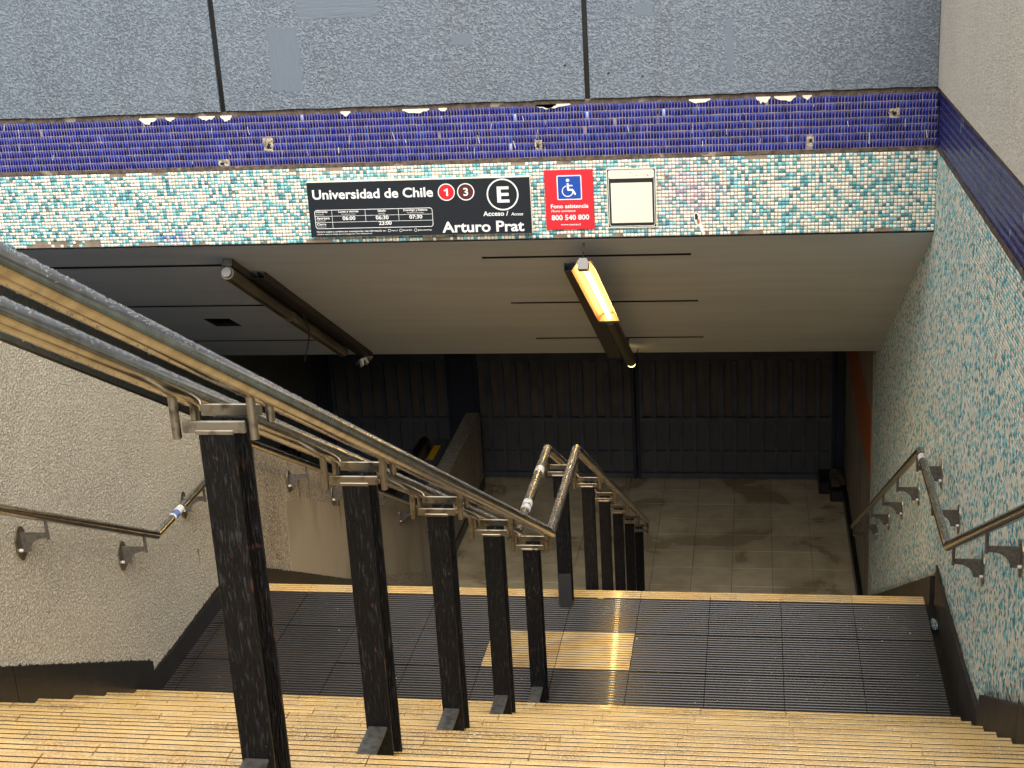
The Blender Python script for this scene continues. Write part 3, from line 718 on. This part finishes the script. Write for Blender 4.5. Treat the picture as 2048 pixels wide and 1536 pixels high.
# tape remnants on the left tube
def collar(parent, x, y0, y1, r, z, m, nm):
    o_ = MB().tube([(x, y0, z), (x, y1, z)], r, 24, True).build(nm, m, parent)
    o_.matrix_parent_inverse = Matrix.Identity(4); return o_
for (a, b) in ((1.60, 1.665), (1.165, 1.215), (1.105, 1.15)):
    o_ = MB().tube([(XA, a, H), (XA, b, H)], 0.0256, 28).build('tape', M_tape, rails[0])

# ---- wall handrails
plate_poly = [(0.045 * math.cos(t), 0.078 * math.sin(t)) for t in [i * 2 * math.pi / 20 for i in range(20)]]
def bracket_meshes(side):
    """side -1: wall at x = -0.135; side +1: wall at +0.135; tube axis at origin"""
    wx = 0.132 * side
    pl = MB().prism([(y, z - 0.125) for y, z in plate_poly], 'x', wx - 0.007 * side, wx - 0.0002 * side)
    prof = [(0.0, -0.075), (0.0, -0.098)]
    for i in range(7):
        t = i / 6; prof.append((0.02 + 0.068 * math.sin(t * math.pi / 2), -0.10 - 0.062 * (1 - math.cos(t * math.pi / 2))))
    prof += [(0.126, -0.165), (0.126, -0.075)]
    ar = MB().prism([(x * side, z) for x, z in prof], 'y', -0.003, 0.003)
    stb = MB().tube([(0, 0, -0.105), (0, 0, -0.018)], 0.0075, 12)
    bo = MB().tube([(wx - 0.007 * side, -0.022, -0.15), (wx - 0.02 * side, -0.022, -0.15)], 0.0075, 10)
    return [('plate', pl.mesh('plate', M_steel_b)), ('arm', ar.mesh('arm', M_steel_d)), ('stub', stb.mesh('stub', M_steel_d)), ('bolt', bo.mesh('bolt', M_tape))]
def wall_rail(x, hw, y0, y1, yend, ytop_, side, ys, label):
    w = tag(empty('wall_handrail', (x, 1, 0)), label, 'handrail', 'handrails fixed to the side walls')
    z = lambda y: hw + SL * (y0 - y) if y < y0 else (hw if y < y1 else hw - SL * (y - y1))
    t = MB().tube([(x, ytop_, z(ytop_)), (x, y0, hw), (x, y1, hw), (x, yend, z(yend))], 0.0215, 24).build('handrail_tube', M_steel, w)
    t.matrix_parent_inverse = Matrix.Translation(w.location).inverted()
    ms_ = bracket_meshes(side)
    for y in ys:
        b = empty('bracket', (x, y, z(y))); b.parent = w; b.matrix_parent_inverse = Matrix.Translation(w.location).inverted()
        for nm, me_ in ms_: obj(nm, me_, b)
    return w, t
w1, t1 = wall_rail(2.018, 0.93, 0.718, 1.905, 6.85, -3.9, 1, [-2.2, -1.27, -0.33, 0.52, 1.30, 2.0, 3.02, 3.95, 4.87, 5.8, 6.7], 'stainless handrail bracketed to the teal mosaic wall on the right')
MB().tube([(2.018, 1.76, 0.93), (2.018, 1.82, 0.93)], 0.0222, 24).build('tape', M_tape, t1)
w2, t2 = wall_rail(XL + 0.133, 0.917, 0.74, 2.06, 7.3, -4.2, -1, [-2.2, -1.25, -0.30, 0.60, 1.40, 2.2, 3.14, 4.06, 4.98, 5.9, 6.85], 'stainless handrail bracketed to the sand stucco parapet on the left')
MB().tube([(XL + 0.133, 0.965, 0.917), (XL + 0.133, 1.01, 0.917)], 0.0222, 24).build('tape', M_bluetape, t2)
MB().tube([(XL + 0.133, 0.945, 0.917), (XL + 0.133, 0.963, 0.917)], 0.0221, 24).build('tape', M_tape, t2)
MB().tube([(XL + 0.133, 1.013, 0.917), (XL + 0.133, 1.07, 0.917)], 0.0221, 24).build('tape', M_tape, t2)

# ---- rain beads on the rails
def beads(name, parent, x, ya, yb, zf, r, n, rmin, rmax, seed):
    g = np.random.default_rng(seed)
    bm = bmesh.new(); bmesh.ops.create_icosphere(bm, subdivisions=1, radius=1)
    sv = np.array([v.co[:] for v in bm.verts]); sf = np.array([[v.index for v in f.verts] for f in bm.faces]); bm.free()
    y = g.uniform(ya, yb, n); th = g.normal(0, 0.55, n)
    hang = g.random(n) < 0.05; th[hang] = math.pi + g.normal(0, 0.2, hang.sum())
    rad = g.uniform(0, 1, n) ** 2.2 * (rmax - rmin) + rmin
    z = np.array([zf(v) for v in y])
    slope = SL if abs(zf(ya) - zf(yb)) > 0.05 else 0
    ax = np.array([0, 1, -slope]) / math.hypot(1, slope); nn = np.array([0, slope, 1]) / math.hypot(1, slope); xx = np.array([1, 0, 0])
    rv = np.outer(np.sin(th), xx) + np.outer(np.cos(th), nn)
    c = np.stack([np.full(n, x), y, z], 1) + rv * (r + rad * 0.25)[:, None]
    V = c[:, None] + sv[None] * rad[:, None, None] * np.where(hang, 1.0, 1.0)[:, None, None]
    F = (np.arange(n) * len(sv))[:, None, None] + sf[None]
    me_ = bpy.data.meshes.new(name); me_.vertices.add(n * len(sv)); me_.vertices.foreach_set('co', V.reshape(-1))
    m3 = F.reshape(-1).astype(np.int32); me_.loops.add(len(m3)); me_.loops.foreach_set('vertex_index', m3)
    me_.polygons.add(len(m3) // 3); me_.polygons.foreach_set('loop_start', np.arange(0, len(m3), 3, dtype=np.int32))
    me_.polygons.foreach_set('use_smooth', np.ones(len(m3) // 3, bool)); me_.update(calc_edges=True); me_.materials.append(M_water)
    o_ = obj(name, me_, parent); o_['kind'] = 'stuff'
    return o_
for i, x in enumerate((XA, XB)):
    for (a, b, n) in ((-4.2, YB0, 15000), (YB0, YB1, 4500), (YB1, 3.6, 1500)):
        beads('rain_beads', rails[i], x, a, b, zr, 0.025, n, 0.0006, 0.0021, 5 + i)
zwl = lambda hw, y0, y1: (lambda y: hw + SL * (y0 - y) if y < y0 else (hw if y < y1 else hw - SL * (y - y1)))
for t_, x, hw, y0, y1 in ((t1, 2.018, 0.93, 0.718, 1.905), (t2, XL + 0.133, 0.917, 0.74, 2.06)):
    f = zwl(hw, y0, y1)
    for (a, b, n) in ((-1.5, y0, 3500), (y0, y1, 1800), (y1, 3.4, 1200)):
        beads('rain_beads', t_, x, a, b, f, 0.0215, n, 0.0007, 0.0022, 9)

# ================================================================== lights under the sloped ceiling
dv = Vector((0, 1, -S2)).normalized()                       # down the slope
nv = Vector((0, S2, 1)).normalized()                        # up out of the ceiling
def slope_frame(p):
    return Matrix(((1, 0, 0, p.x), (0, dv.y, nv.y, p.y), (0, dv.z, nv.z, p.z), (0, 0, 0, 1)))
P0 = SP(0.152, 2.80, 0.13)
l1 = tag(empty('ceiling_light'), 'lit fluorescent batten with an open yellow reflector hanging under the sloped ceiling', 'light', 'tube lights under the sloped ceiling')
l1.matrix_world = slope_frame(P0)
def part(mb, name, m, par): o_ = mb.build(name, m, par); return o_
LT = 1.62
rf = MB()
prof = [(-0.078, -0.030), (-0.074, -0.030), (-0.036, 0.026), (0.036, 0.026), (0.074, -0.030), (0.078, -0.030), (0.042, 0.032), (-0.042, 0.032)]
rf.prism(prof, 'y', 0.06, LT)
part(rf, 'reflector', M_refl, l1)
part(MB().tube([(0, 0.09, -0.004), (0, LT - 0.07, -0.004)], 0.013, 14), 'fluorescent_tube', M_tube, l1)
part(MB().prism([(0.078 * math.cos(t), -0.03 + 0.058 * math.sin(t)) for t in [i * math.pi / 10 for i in range(11)]], 'y', LT - 0.06, LT + 0.004), 'end_plate', M_cap, l1)
part(MB().prism([(-0.03, -0.035), (0.03, -0.035), (0.034, 0.01), (0.02, 0.032), (-0.02, 0.032), (-0.034, 0.01)], 'y', -0.01, 0.056), 'end_cap', M_cap, l1)
part(MB().tube([(0, 0.02, 0.03), (0, -0.005, 0.07), (0.004, 0.005, 0.125)], 0.006, 8), 'hook', M_duct, l1)
LE = 3.36
body = MB().prism([(0.044 * math.cos(t), 0.0 + 0.044 * math.sin(t)) for t in [i * 2 * math.pi / 16 for i in range(16)]], 'y', LT + 0.01, LE)
part(body, 'dark_housing', M_fix, l1)
part(MB().tube([(0, LE + 0.001, -0.006), (0, LE + 0.05, -0.012)], 0.034, 16), 'tube_end', M_bulb, l1)
part(MB().tube([(0.03, LE - 0.02, 0.01), (0.05, LE + 0.02, 0.06), (0.056, LE, 0.11)], 0.004, 6), 'wire', M_duct, l1)
part(MB().box(-0.012, 0.012, 1.7, 1.74, 0.046, 0.128), 'hanger', M_duct, l1)
part(MB().box(-0.012, 0.012, 3.0, 3.04, 0.046, 0.128), 'hanger', M_duct, l1)
def duct(x0, y0, x1, y1, wdt, hgt, label, off=0.0):
    a, b = SP(x0, y0, 0.0), SP(x1, y1, 0.0); d = (b - a); ln = d.length; d.normalize()
    sx = d.cross(nv).normalized(); M_ = Matrix(((sx.x, d.x, nv.x, a.x), (sx.y, d.y, nv.y, a.y), (sx.z, d.z, nv.z, a.z), (0, 0, 0, 1)))
    e = tag(empty('cable_duct'), label, 'cable duct', 'cable ducts on the sloped ceiling'); e.matrix_world = M_
    w = wdt / 2
    part(MB().box(-w, w, 0, ln, -hgt, -hgt + 0.004), 'cover', M_duct, e)
    part(MB().box(-w, -w + 0.004, 0, ln, -hgt + 0.005, -0.001), 'side', M_duct, e)
    part(MB().box(w - 0.004, w, 0, ln, -hgt + 0.005, -0.001), 'side', M_duct, e)
    part(MB().box(-0.002, 0.002, 0.002, ln, -hgt + 0.005, -0.001), 'divider', M_duct, e)
    return e
duct(0.025, 3.25, -0.012, 6.03, 0.105, 0.05, 'dark open-ended cable duct beside the lit ceiling light')
duct(-2.065, 3.33, -2.13, 5.98, 0.10, 0.05, 'dark open-ended cable duct beside the unlit tubes on the left')
# unlit pair on the left
a, b = SP(-2.133, 2.99, 0.09), SP(-2.184, 5.50, 0.09)
l2 = tag(empty('ceiling_light'), 'unlit pair of dirty tube lights under the left of the sloped ceiling', 'light', 'tube lights under the sloped ceiling')
d = (b - a).normalized(); sx = d.cross(nv).normalized()
l2.matrix_world = Matrix(((sx.x, d.x, nv.x, a.x), (sx.y, d.y, nv.y, a.y), (sx.z, d.z, nv.z, a.z), (0, 0, 0, 1)))
for y0, y1 in ((0.0, 1.29), (1.33, 2.84)):
    part(MB().tube([(0, y0, -0.004), (0, y0 + 0.02, -0.004)], 0.03, 14), 'end_cap', M_cap, l2)
    part(MB().tube([(0, y0 + 0.021, -0.004), (0, y1, -0.004)], 0.043, 18), 'diffuser', M_diffuser, l2)
    part(MB().box(-0.03, 0.03, y0 + 0.01, y1 - 0.01, 0.04, 0.086), 'backplate', M_fix, l2)
wpts = [SP(-2.09, 4.25, 0.06)]
for i in range(1, 7):
    t = i / 6; p = SP(-2.09, 4.25, 0.06) + Vector((0.035 * math.sin(t * 4), 0.02 * t, -0.38 * t)); wpts.append(p)
wire = tag(MB().tube(wpts, 0.005, 8).build('loose_wire', M_belt), 'loose black wire dangling from the unlit tube lights', 'wire')
bp = tag(empty('broken_lamp_holder'), 'broken pale lamp holder hanging at the lower end of the left duct', 'lamp holder')
c = SP(-2.15, 5.98, 0.10); bp.location = c
bp.rotation_euler = (math.radians(-28), math.radians(0), math.radians(28))
part(MB().prism([(-0.055, 0.03), (0.0, 0.045), (0.06, 0.035), (0.06, 0.024), (0.0, 0.033), (-0.055, 0.018)], 'y', -0.11, 0.11), 'cover', M_cap, bp)
part(MB().prism([(-0.05, -0.035), (-0.03, -0.03), (-0.028, 0.012), (-0.012, 0.016), (0.0, -0.02), (0.012, -0.02), (0.0, 0.028), (-0.05, 0.024)], 'y', -0.13, -0.05), 'socket', M_cream, bp)

# ================================================================== signs
dg = None
def text_mesh(s_, w, h, bold=0.0, shear=0.0):
    c = bpy.data.curves.new('t', 'FONT'); c.body = s_; c.offset = bold; c.shear = shear; c.resolution_u = 4
    o_ = bpy.data.objects.new('t', c); COL.objects.link(o_)
    bpy.context.view_layer.update()
    me_ = bpy.data.meshes.new_from_object(o_.evaluated_get(bpy.context.evaluated_depsgraph_get()))
    bpy.data.objects.remove(o_)
    n = len(me_.vertices); co = np.empty(n * 3); me_.vertices.foreach_get('co', co); co = co.reshape(-1, 3)
    mn, mx = co.min(0), co.max(0)
    co[:, 0] = (co[:, 0] - mn[0]) / (mx[0] - mn[0]) * w
    # baseline kept at 0, cap height scaled to h: cap height of the font taken from an H
    co[:, 1] = co[:, 1] * h / CAP[0]
    co[:, 2] = 0
    out = np.stack([co[:, 0], np.zeros(n), co[:, 1]], 1)
    me_.vertices.foreach_set('co', out.reshape(-1)); me_.update()
    return me_
CAP = [1.0]
_c = bpy.data.curves.new('t', 'FONT'); _c.body = 'H'; _o = bpy.data.objects.new('t', _c); COL.objects.link(_o); bpy.context.view_layer.update()
_m = bpy.data.meshes.new_from_object(_o.evaluated_get(bpy.context.evaluated_depsgraph_get())); CAP[0] = max(v.co.y for v in _m.vertices); bpy.data.objects.remove(_o)

def disc(r, n=40): return [(r * math.cos(2 * math.pi * i / n), r * math.sin(2 * math.pi * i / n)) for i in range(n)]
def rrect(w, h, r, n=5):
    out = []
    for cx, cy, a0 in ((w / 2 - r, h / 2 - r, 0), (-w / 2 + r, h / 2 - r, 90), (-w / 2 + r, -h / 2 + r, 180), (w / 2 - r, -h / 2 + r, 270)):
        for i in range(n + 1):
            a_ = math.radians(a0 + 90 * i / n); out.append((cx + r * math.cos(a_), cy + r * math.sin(a_)))
    return out
def ring(mb, outer, inner, y0, y1):
    n = len(outer)
    v = [(x, y0, z) for x, z in outer] + [(x, y0, z) for x, z in inner] + [(x, y1, z) for x, z in outer] + [(x, y1, z) for x, z in inner]
    fs = []
    for i in range(n):
        j = (i + 1) % n
        fs += [(i, n + i, n + j, j), (2 * n + i, i, j, 2 * n + j), (n + i, 3 * n + i, 3 * n + j, n + j)]
    return mb.add(v, fs)

# station sign --------------------------------------------------------
SW, SH = 1.343, 0.339
sg = tag(empty('station_sign', (-1.471, YF - 0.036, 1.9745)), 'long dark station sign with white lettering, opening hours and a ringed E', 'sign')
sg.rotation_euler = (0, 0, 0)
part(MB().bbox(0, SW, 0.004, 0.03, 0, SH, 0.0015), 'sign_box', M_cream, sg)
part(MB().box(0.0, SW - 0.004, 0.0015, 0.0038, 0.003, SH - 0.006), 'face', M_sign, sg)
def uv(px, py):
    yt = 78 - 38 * (px - 62) / 1831; v_ = (py - yt) / 468
    l_ = 62 + 68 * v_; r2 = 1893 + 32 * v_
    return ((px - l_) / (r2 - l_) * SW, (1 - v_) * SH)
def sign_text(s_, px0, px1, pyb, capx, m=M_white, bold=0.0, par=sg, shear=0.0, fn=uv, y=0.0012):
    x0, z0 = fn(px0, pyb); x1, _ = fn(px1, pyb)
    me_ = text_mesh(s_, x1 - x0, capx * 0.000727 if fn is uv else capx, bold, shear); me_.materials.append(m)
    return obj('lettering', me_, par, (x0, y, z0))
B = 0.022
sign_text('Universidad de Chile', 122, 1118, 207, 74, bold=B).location.z = uv(120, 222)[1]
sign_text('Arturo Prat', 1202, 1858, 498, 84, bold=B)
sign_text('Acceso /', 1527, 1728, 363, 36, bold=B)
sign_text('Access', 1748, 1846, 359, 24, bold=0.012, shear=0.25)
for ch_, px, py, r_px, m_ in (('1', 1223, 167, 66, M_red2), ('3', 1380, 165, 66, M_brown2)):
    x, z = uv(px, py); r_ = r_px * 0.00073
    mb = MB(); ring(mb, [(x + a_, z + b_) for a_, b_ in disc(r_ * 1.06)], [(x + a_, z + b_) for a_, b_ in disc(r_ * .94)], 0.0004, 0.0015)
    part(mb, 'line_ring', M_white, sg)
    part(MB().prism([(x + a_, z + b_) for a_, b_ in disc(r_ * .935)], 'y', 0.0006, 0.0014), 'line_disc', m_, sg)
    if ch_ == '3':
        me_ = text_mesh(ch_, 0.028, 0.044, B); me_.materials.append(M_white); obj('lettering', me_, sg, (x - 0.014, 0.0003, z - 0.022))
    else:
        part(MB().prism([(x + a_, z + b_) for a_, b_ in ((-.001, -.022), (.010, -.022), (.010, .022), (.002, .022), (-.004, .016), (-.014, .013), (-.014, .006), (-.001, .007))], 'y', .0002, .0006), 'lettering', M_white, sg)
x, z = uv(1677, 188); mb = MB(); ring(mb, [(x + a_, z + b_) for a_, b_ in disc(0.094)], [(x + a_, z + b_) for a_, b_ in disc(0.0855)], 0.0004, 0.0014)
part(mb, 'access_ring', M_white, sg)
me_ = text_mesh('E', 0.072, 0.089, B); me_.materials.append(M_white); obj('lettering', me_, sg, (x - 0.033, 0.0008, z - 0.0445))
# timetable
tx0, tz0 = uv(163, 470); tx1, tz1 = uv(1112, 292)
tw, th_ = tx1 - tx0, tz1 - tz0; cx, cz = (tx0 + tx1) / 2, (tz0 + tz1) / 2
mb = MB(); ring(mb, [(cx + a_, cz + b_) for a_, b_ in rrect(tw, th_, .016)], [(cx + a_, cz + b_) for a_, b_ in rrect(tw - .006, th_ - .006, .014)], 0.0004, 0.0014)
c1, c2, c3 = tx0 + tw * .148, tx0 + tw * .433, tx0 + tw * .714
r1, r2 = tz1 - th_ * .335, tz1 - th_ * .655
mb.box(tx0, tx1, .0008, .0013, r1 - .001, r1 + .001); mb.box(tx0, tx1, .0008, .0013, r2 - .001, r2 + .001)
mb.box(c1 - .001, c1 + .001, .0007, .0012, tz0, tz1)
for c_ in (c2, c3): mb.box(c_ - .001, c_ + .001, .0007, .0012, r2, tz1)
part(mb, 'timetable_lines', M_white, sg)
def cell(s_, xm, zb, w, h, bold=B, shear=0.0, left=False):
    me_ = text_mesh(s_, w, h, bold, shear); me_.materials.append(M_white); obj('lettering', me_, sg, (xm if left else xm - w / 2, .0009, zb))
cell('Horario', tx0 + .01, r1 + .021, .070, .0135, left=True); cell('Schedule', tx0 + .01, r1 + .008, .045, .006, .0, .2, True)
cell('Apertura', tx0 + .01, r2 + .019, .080, .0135, left=True); cell('Opening time', tx0 + .01, r2 + .007, .055, .006, .0, .2, True)
cell('Cierre', tx0 + .01, tz0 + .022, .055, .0135, left=True); cell('Closing time', tx0 + .01, tz0 + .010, .055, .006, .0, .2, True)
for s_, s2_, a_, b_ in (('Lunes a viernes', 'Monday to Friday', c1, c2), ('Sábado', 'Saturday', c2, c3), ('Domingo y festivos', 'Sunday and holidays', c3, tx1)):
    m_ = (a_ + b_) / 2; wid = .0082 * len(s_); cell(s_, m_, r1 + .021, min(wid, .145), .0125); cell(s2_, m_, r1 + .008, min(.0055 * len(s2_), .11), .006, 0.0, .2)
for s_, a_, b_, zb in (('06:00', c1, c2, r2 + .012), ('06:30', c2, c3, r2 + .012), ('07:30', c3, tx1, r2 + .012), ('23:00', c1, tx1 + .03, tz0 + .018)):
    cell(s_, (a_ + b_) / 2, zb, .078, .021)
cell('Horario sujeto a cambios por contingencias, más información en:', tx0 + .004, tz0 - .022, .425, .0095, .012, 0, True)
cell('Schedule subject to change due to contingencies, more information at:', tx0 + .004, tz0 - .036, .34, .007, .006, .2, True)
for k, (s_, xx, ww) in enumerate((('metro.cl', .462, .042), ('600 600 9292', .532, .06), ('@metrodesantiago', .622, .09))):
    x = tx0 + xx - .012
    mb = MB(); ring(mb, [(x + a_, tz0 - .018 + b_) for a_, b_ in disc(.009, 20)], [(x + a_, tz0 - .018 + b_) for a_, b_ in disc(.0072, 20)], .0004, .0013)
    part(mb, 'icon_ring', M_white, sg)
    cell(s_, tx0 + xx, tz0 - .022, ww - .004, .008, .006, 0, True)

# red assistance sign ---------------------------------------------------
AW, AH = 0.283, 0.35
ag = tag(empty('assistance_sign', (-0.05, YF - 0.012, 1.989)), 'red assistance phone sign with a white wheelchair symbol on blue', 'sign')
part(MB().bbox(0, AW, 0.002, 0.01, 0, AH, 0.001), 'face', M_red, ag)
bx, bz, bs = AW / 2 + 0.003, AH * 0.705, 0.144
part(MB().prism([(bx + a_, bz + b_) for a_, b_ in rrect(bs, bs, .008)], 'y', 0.0008, 0.0019), 'symbol_border', M_white, ag)
part(MB().prism([(bx + a_, bz + b_) for a_, b_ in rrect(bs - .012, bs - .012, .004)], 'y', 0.0002, 0.0007), 'symbol_field', M_bluep, ag)
def stroke(mb, pts, w, y0, y1):
    for (a_, b_) in zip(pts[:-1], pts[1:]):
        a_, b_ = Vector(a_), Vector(b_); d_ = (b_ - a_).normalized(); n_ = Vector((-d_.y, d_.x)) * w / 2
        mb.prism([tuple(a_ + n_), tuple(a_ - n_), tuple(b_ - n_), tuple(b_ + n_)], 'y', y0, y1)
        mb.prism([(b_.x + x * 1.0, b_.y + z) for x, z in disc(w / 2, 14)], 'y', y0 - .00001, y1)
ic = MB(); k = bs / 250.0
I = lambda px, py: (bx + (px - 402) * k, bz - (py - 282) * k)
ic.prism([(I(388, 208)[0] + a_, I(388, 208)[1] + b_) for a_, b_ in disc(17 * k, 20)], 'y', -.0006, .0002)
stroke(ic, [I(388, 238), I(390, 305), I(432, 305), I(458, 348)], 20 * k, -.0006, .0001)
stroke(ic, [I(390, 262), I(432, 262)], 12 * k, -.00065, .0001)
pts = []
for i in range(19):
    t = math.radians(100 + i * 14.5); pts.append(I(384 + 54 * math.cos(t), 318 - 54 * math.sin(t)))
stroke(ic, pts, 9 * k, -.0007, .0001)
part(ic, 'wheelchair_symbol', M_white, ag)
def atext(s_, xc_, zb, w, h, bold=B, shear=0.0, left=None):
    me_ = text_mesh(s_, w, h, bold, shear); me_.materials.append(M_white); obj('lettering', me_, ag, (left if left is not None else xc_ - w / 2, .0012, zb))
atext('Fono asistencia', AW / 2, AH * .362, .220, .0225); atext('Phone assistance', 0, AH * .297, .142, .0125, .01, .25, left=.033)
atext('800 540 800', AW / 2 + .002, AH * .162, .220, .0285); atext('www.metro.cl', AW / 2 + .002, AH * .068, .115, .0115, .012)

# framed panel (its printed code is left blank) ------------------------
fg_ = tag(empty('framed_notice', (0.313, YF - 0.014, 1.993)), 'black framed notice with a cream header and a blank cream square', 'sign')
FW_, FH_ = 0.281, 0.344
part(MB().bbox(0, FW_, 0.003, 0.012, 0, FH_, 0.001), 'backing', M_blackp, fg_)
mb = MB(); o_ = [(FW_ / 2 + a_, FH_ / 2 + b_) for a_, b_ in rrect(FW_ - .006, FH_ - .006, .002)]; i_ = [(FW_ / 2 + a_, FH_ / 2 + b_) for a_, b_ in rrect(FW_ - .012, FH_ - .012, .002)]
ring(mb, [(FW_ / 2 + a_, FH_ / 2 + b_) for a_, b_ in rrect(FW_ + .004, FH_ + .004, .002)], o_, .0015, .006); part(mb, 'rim', M_cream, fg_)
mb = MB(); ring(mb, [(FW_ / 2 + a_, FH_ / 2 + b_) for a_, b_ in rrect(FW_ - .016, FH_ - .014, .014)], [(FW_ / 2 + a_, FH_ / 2 + b_) for a_, b_ in rrect(FW_ - .022, FH_ - .02, .012)], .002, .003); part(mb, 'inner_line', M_tape, fg_)
hp = [(FW_ / 2 + a_, FH_ - .034 + b_) for a_, b_ in rrect(FW_ - .024, .046, .01)]
part(MB().prism(hp, 'y', .0012, .0029), 'header', M_cream, fg_)
part(MB().box(.022, FW_ - .022, .0012, .0029, .028, FH_ - .082), 'blank_square', M_cream, fg_)
sp = MB(); r_ = random.Random(4)
for _ in range(22):
    x, z = r_.uniform(.03, FW_ - .03), FH_ - r_.uniform(.022, .05); s_ = r_.uniform(.001, .004)
    sp.box(x, x + s_ * 1.6, .0006, .0012, z, z + s_)
o_ = part(sp, 'dirt_specks', M_mortar, fg_); o_['kind'] = 'stuff'

# little torn sticker -----------------------------------------------------
sk = tag(empty('torn_sticker', (0.829, YF - 0.0045, 2.015)), 'small torn white sticker with brown smears on the mosaic right of the framed notice', 'sticker')
part(MB().prism([(-.022, .05), (-.008, .058), (.008, .042), (.018, .018), (.018, 0), (.030, -.03), (.034, -.058), (.018, -.062), (.012, -.036), (-.010, -.012), (-.022, .012)], 'y', .0022, .004), 'sheet', M_tape, sk)
part(MB().prism([(-.016, .046), (-.006, .05), (.002, .03), (0, .014), (-.016, .014)], 'y', .0014, .0021), 'brown_smear', M_duct, sk)
part(MB().prism([(-.008, .012), (.008, .016), (.012, .002), (.006, -.014), (-.002, -.012)], 'y', .0014, .0021), 'orange_smear', M_orange, sk)

# plastic scrap in the gutter
pb = bmesh.new(); bmesh.ops.create_icosphere(pb, subdivisions=3, radius=1)
for v in pb.verts:
    n_ = math.sin(v.co.x * 9 + 2) * math.cos(v.co.z * 8) * .3 + random.uniform(-.18, .18)
    v.co = Vector((2.108 + v.co.x * .016 * (1 + n_), 1.76 + v.co.y * .05 * (1 + n_), -0.026 + v.co.z * .02 * (1 + n_)))
me = bpy.data.meshes.new('plastic_scrap'); pb.to_mesh(me); pb.free(); me.materials.append(M_plastic)
tag(obj('plastic_scrap', me), 'crumpled clear plastic scrap in the gutter at the right end of the landing', 'litter')

# small chips of leaf and paper trodden onto the wet landing and steps
lt = MB(); lt2 = MB(); r_ = random.Random(21)
for i in range(130):
    on_l = i < 60
    y = r_.uniform(0.6, 1.98) if on_l else Y1 - r_.randrange(0, 9) * TR - r_.uniform(0.004, 0.06)
    x = r_.uniform(-1.7, 2.0); z = 0.0006 if on_l else RI * (math.floor((Y1 - y) / TR) + 1) + 0.0006
    w = r_.uniform(0.0015, 0.0045); n_ = r_.randrange(4, 7)
    poly = [(x + w * r_.uniform(.5, 1.3) * math.cos(2 * math.pi * k / n_), y + w * r_.uniform(.5, 1.3) * math.sin(2 * math.pi * k / n_)) for k in range(n_)]
    (lt if r_.random() < .55 else lt2).prism(poly, 'z', z, z + 0.0012)
for (x, y) in ((-0.09, 1.965), (0.27, 1.93)):
    lt2.prism([(x - .02, y), (x - .008, y + .009), (x + .012, y + .008), (x + .022, y), (x + .01, y - .009), (x - .01, y - .008)], 'z', 0.0006, 0.0022)
tag(lt.build('paper_crumbs', M_tape), kind='stuff')
tag(lt2.build('leaf_crumbs', mat('yellow_green_leaf', lin((150, 150, 60)), 0.5)), kind='stuff')
